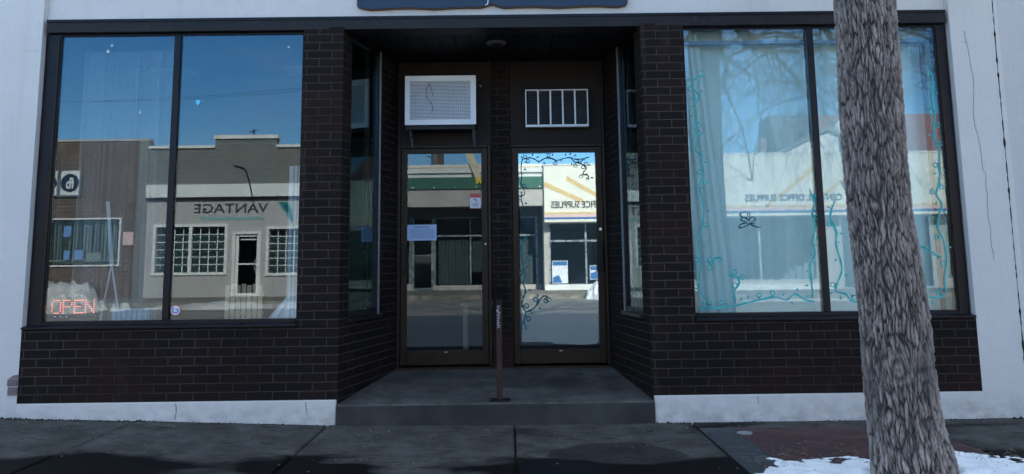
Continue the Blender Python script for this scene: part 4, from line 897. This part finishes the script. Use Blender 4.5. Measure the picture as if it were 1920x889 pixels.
# 4. cream fascia shop
V4 = thing('office_supply_shop', 'long cream fronted shop across the street with yellow stripes and supplies lettering', 'building', (9, -21, .25))
FX0, FX1, FZ0, FZ1 = 1.22, 17.2, 2.62, 4.63; FF = FY+.45
mb = MB(); mb.box(FX0, FX1, FY-.2, FF, FZ0, FZ1, .02); mb.build('fascia', M['cream'], V4)
mb = MB(); mb.box(FX0-.02, FX1, FY-.2, FF+.03, FZ1, FZ1+.05); mb.build('fascia_cap', M['offw'], V4)
mb = MB(); mb.box(FX0, FX1, FF+.002, FF+.012, 2.72, 2.79); mb.build('blue_stripe', M['blue'], V4)
mb = MB(); mb.box(FX0, FX1, FF+.002, FF+.012, 2.793, 2.90); mb.build('pink_stripe', M['pink'], V4)
mb = MB(); mb.box(FX0, FX1, FF+.002, FF+.012, 2.903, 2.97)
def stripe(a, b, w_): mb.xz([(a[0], a[1]), (b[0], b[1]), (b[0]+w_*.15, b[1]-w_), (a[0]-w_*.15, a[1]-w_)], FF+.002, FF+.012)
for o_ in (0, 15.9):
    for a, b in (((1.24, 4.06), (2.60, 3.42)), ((2.05, 4.25), (3.10, 3.62)), ((3.1, 3.62), (4.2, 3.5))):
        if o_ == 0: stripe(a, b, .16)
stripe((8.3, 3.0), (9.3, 3.75), .14); stripe((9.3, 3.75), (10.15, 4.40), .14); stripe((10.2, 3.35), (11.2, 4.1), .14); stripe((11.6, 3.3), (12.6, 3.0), .12)
mb.build('yellow_stripe', M['yellow'], V4)
text('CENTRAL OFFICE SUPPLIES', 4.60, 3.11, FF+.004, 3.14, .25, 1, M['letter'], 'sign_lettering', V4, .02, .02)
text('CENTRAL OFFICE SUPPLIES', 10.78, 3.10, FF+.004, 3.14, .22, 1, M['letter'], 'sign_lettering', V4, .02, .02)
q = MB(); q.xz([(10.72, 3.78), (10.80, 3.72), (11.0, 3.50), (11.12, 3.28), (11.04, 3.32), (10.86, 3.48)], FF+.004, FF+.02); q.xz([(11.10, 3.46), (11.2, 3.42), (11.22, 3.28), (11.12, 3.22)], FF+.004, FF+.02); q.build('pen_emblem', M['letter'], V4)
holes = [(1.40, 5.6, .45, 2.6), (5.9, 10.1, .60, 2.6), (10.9, 13.9, .3, 2.6), (14.4, 16.8, .6, 2.6)]
mb = MB(); fwall(mb, FX0, FX1, .2, 2.62, holes, y0=FY-.2); mb.build('front_wall', M['conc'], V4)
mb = MB(); mb.box(FX0, 10.5, FY-.198, FY+.02, .25, .44, .01); mb.build('stone_sill', M['offw'], V4)
f = shopwin(V4, 1.42, 5.58, .45, 2.6, FY-.22, (2.72, 4.0), 1.95); f2 = shopwin(V4, 5.92, 10.08, .60, 2.6, FY-.22, (8.22,)); f3 = shopwin(V4, 10.92, 13.88, .31, 2.6, FY-.22, (11.7, 12.6)); f4 = shopwin(V4, 14.42, 16.78, .6, 2.6, FY-.22, ())
def poster(par, x0, x1, z0, z1):
    q = MB(); q.box(x0, x1, FY-.285, FY-.28, z0, z1); pp = q.build('poster', M['paperw'], par); pp['label'] = 'white poster with blue heading in the far shop window'
    return x0, x1, z0, z1
for x0, x1, z0, z1 in ((1.50, 2.06, .48, 1.28), (2.85, 3.35, .60, 1.1)):
    poster(f, x0, x1, z0, z1)
    q = MB(); q.box(x0+.02, x1-.02, FY-.2795, FY-.276, z1-.17, z1-.02); q.build('poster_print', M['blue'], f); q = MB(); q.xz([(x0+.02, z0+.02), (x0+.35, z0+.02), (x0+.25, z0+.30), (x0+.02, z0+.22)], FY-.2795, FY-.276); q.build('poster_print', M['blue'], f)
q = MB(); q.box(11.75, 11.95, FY-.6, FY-.5, .7, 2.6); q.box(12.75, 12.95, FY-.6, FY-.5, .5, 2.3); q.build('column', M['offw'], f3)
for k in range(5): q = MB(); q.box(9.0+k*.22, 9.18+k*.22, FY-.55, FY-.35, .62, .75+.12*k); q.build('box', M['offw'], f2)
mb = MB(); shell(mb, FX0, FX1, 4.6, FY-.55); mb.build('shell', M['conc'], V4)
# 5. further buildings left and right
def generic(x0, x1, h, material, label):
    r = thing('street_building', label, 'building', ((x0+x1)/2, -21, .25)); n = int((x1-x0)/3.2); hs = [(x0+.7+k*3.2, x0+2.8+k*3.2, .8, 2.8) for k in range(n)]
    mb = MB(); fwall(mb, x0, x1, .2, h, hs); mb.build('wall', material, r); mb = MB(); mb.box(x0, x1, FY-.35, FY+.08, h, h+.12); mb.build('coping', M['offw'], r); mb = MB(); shell(mb, x0, x1, h-.1); mb.build('shell', material, r)
    for a, b, c, d in hs: fwindow(r, a, b, c, d, blind=M['fgreen'])
generic(17.25, 30, 5.2, M['fbrick'], 'brown brick shop row farther right across the street'); generic(30.05, 46, 6.2, M['beige'], 'taller taupe building at the far right of the opposite row')
generic(-38, -24.05, 5.8, M['beige'], 'taupe building at the far left of the opposite row')
# red roofed house, grey gabled roof, dark roof behind the cream shop
H1 = thing('red_roofed_house', 'house with red metal roof and white gable dormer behind the cream shop', 'house', (18, -34, .2))
mb = MB(); mb.box(15.4, 24, -38, -31.5, 0, 6.0); mb.build('wall', M['offw'], H1)
mb = MB(); mb.prism([(15.15, -31.2, 5.9), (15.15, -34.8, 8.5), (15.15, -38.3, 5.9)], 9.2, (1, 0, 0)); mb.build('roof', M['mred'], H1)
mb = MB(); mb.xz([(15.55, 6.2), (16.15, 6.2), (16.15, 7.3), (16.35, 7.3), (15.85, 8.0), (15.35, 7.3), (15.55, 7.3)], -31.9, -32.6+.0); mb.build('dormer', M['offw'], H1)
H2 = thing('gabled_house', 'pale gabled house with grey green roof beyond the cream shop', 'house', (13.6, -31, .2))
mb = MB(); mb.xz([(12.2, 0), (15.2, 0), (15.2, 7.2), (12.2, 5.9)], -35, -31.0); mb.build('wall', M['offw'], H2)
mb = MB(); mb.xz([(11.6, 5.75), (14.7, 7.25), (17.5, 5.9), (17.5, 5.75), (14.7, 7.1), (11.6, 5.6)], -35.3, -30.8); mb.build('roof', M['mgreen'], H2)
mb = MB(); mb.box(11.75, 12.0, -31.8, -31.4, 5.4, 6.85); mb.build('chimney', M['mred'], H2)
H3 = thing('dark_roofed_hall', 'hall with steep dark roof rising behind the gabled house', 'building', (14.5, -40, .2))
mb = MB(); mb.box(15.6, 19.5, -44, -40, 0, 6.8); mb.build('wall', M['conc'], H3); mb = MB(); mb.prism([(15.3, -39.7, 6.7), (15.3, -41, 9.6), (15.3, -43, 9.6), (15.3, -44.2, 6.7)], 3.0, (1, 0, 0)); mb.build('roof', M['mdark'], H3)
# utility pole behind the green building
U = thing('utility_pole', 'wooden utility pole with insulators behind the green fascia building', 'utility pole', (-3.0, -27, .2))
mb = MB(); mb.tube([(-3.05, -27, 0), (-2.97, -27, 9.5)], [.17, .13], 12); mb.build('pole', M['pole'], U)
mb = MB(); mb.box(-3.9, -2.1, -27.1, -26.9, 8.6, 8.75); mb.build('crossarm', M['pole'], U)
for k in (-3.8, -3.3, -2.7, -2.2):
    mb = MB(); mb.tube([(k, -27, 8.75), (k, -27, 8.95)], [.05, .03], 8); mb.build('insulator', M['conc'], U)
mb = MB(); mb.tube([(-3.25, -26.9, 5.5), (-3.25, -26.9, 6.0)], .16, 10); mb.tube([(-3.02, -26.95, 5.75), (-3.6, -26.8, 5.9)], .03, 6); mb.build('transformer', M['mdark'], U)
mb = MB()
for k in (-3.8, -2.2):
    P = [(k+t*30, -27, 8.95-.9*math.sin(math.pi*t)) for t in lin(0, 1, 12)]; mb.tube(P, .006, 4); P = [(k-t*30, -27, 8.95-.9*math.sin(math.pi*t)) for t in lin(0, 1, 12)]; mb.tube(P, .006, 4)
mb.build('wire', M['black'], U)
# snowbanks across the street
def snowbank(label, cx_, cy_, rx, ry, h, seed, base):
    V, F = snow_patch('s', cx_, cy_, rx, ry, h, seed, 60); V = [(x, y, z+base) for x, y, z in V]; o = mesh_obj('snowbank', V, F, M['snow'] if 'clean' in label else M['dsnow'], smooth=True); tag(o, label, 'snow pile', 'snow piles along the far kerb'); return o
snowbank('large dirty snow pile in front of the far brick building', -13.6, -15.8, 2.9, 1.3, .98, 4, .10)
snowbank('low long snow ridge before the taupe office, nearer the brick building', -8.0, -16.2, 1.7, .6, .16, 9, .10); snowbank('flat snow ridge before the taupe office door side', -5.2, -16.3, 1.9, .55, .14, 12, .10)
snowbank('rounded clean snow mound before the striped cream shop', 2.95, -16.6, .75, .6, .62, 15, .12)
snowbank('thin snow ridge at the kerb before the right part of the cream shop', 8.5, -16.4, 2.6, .4, .05, 19, .10)
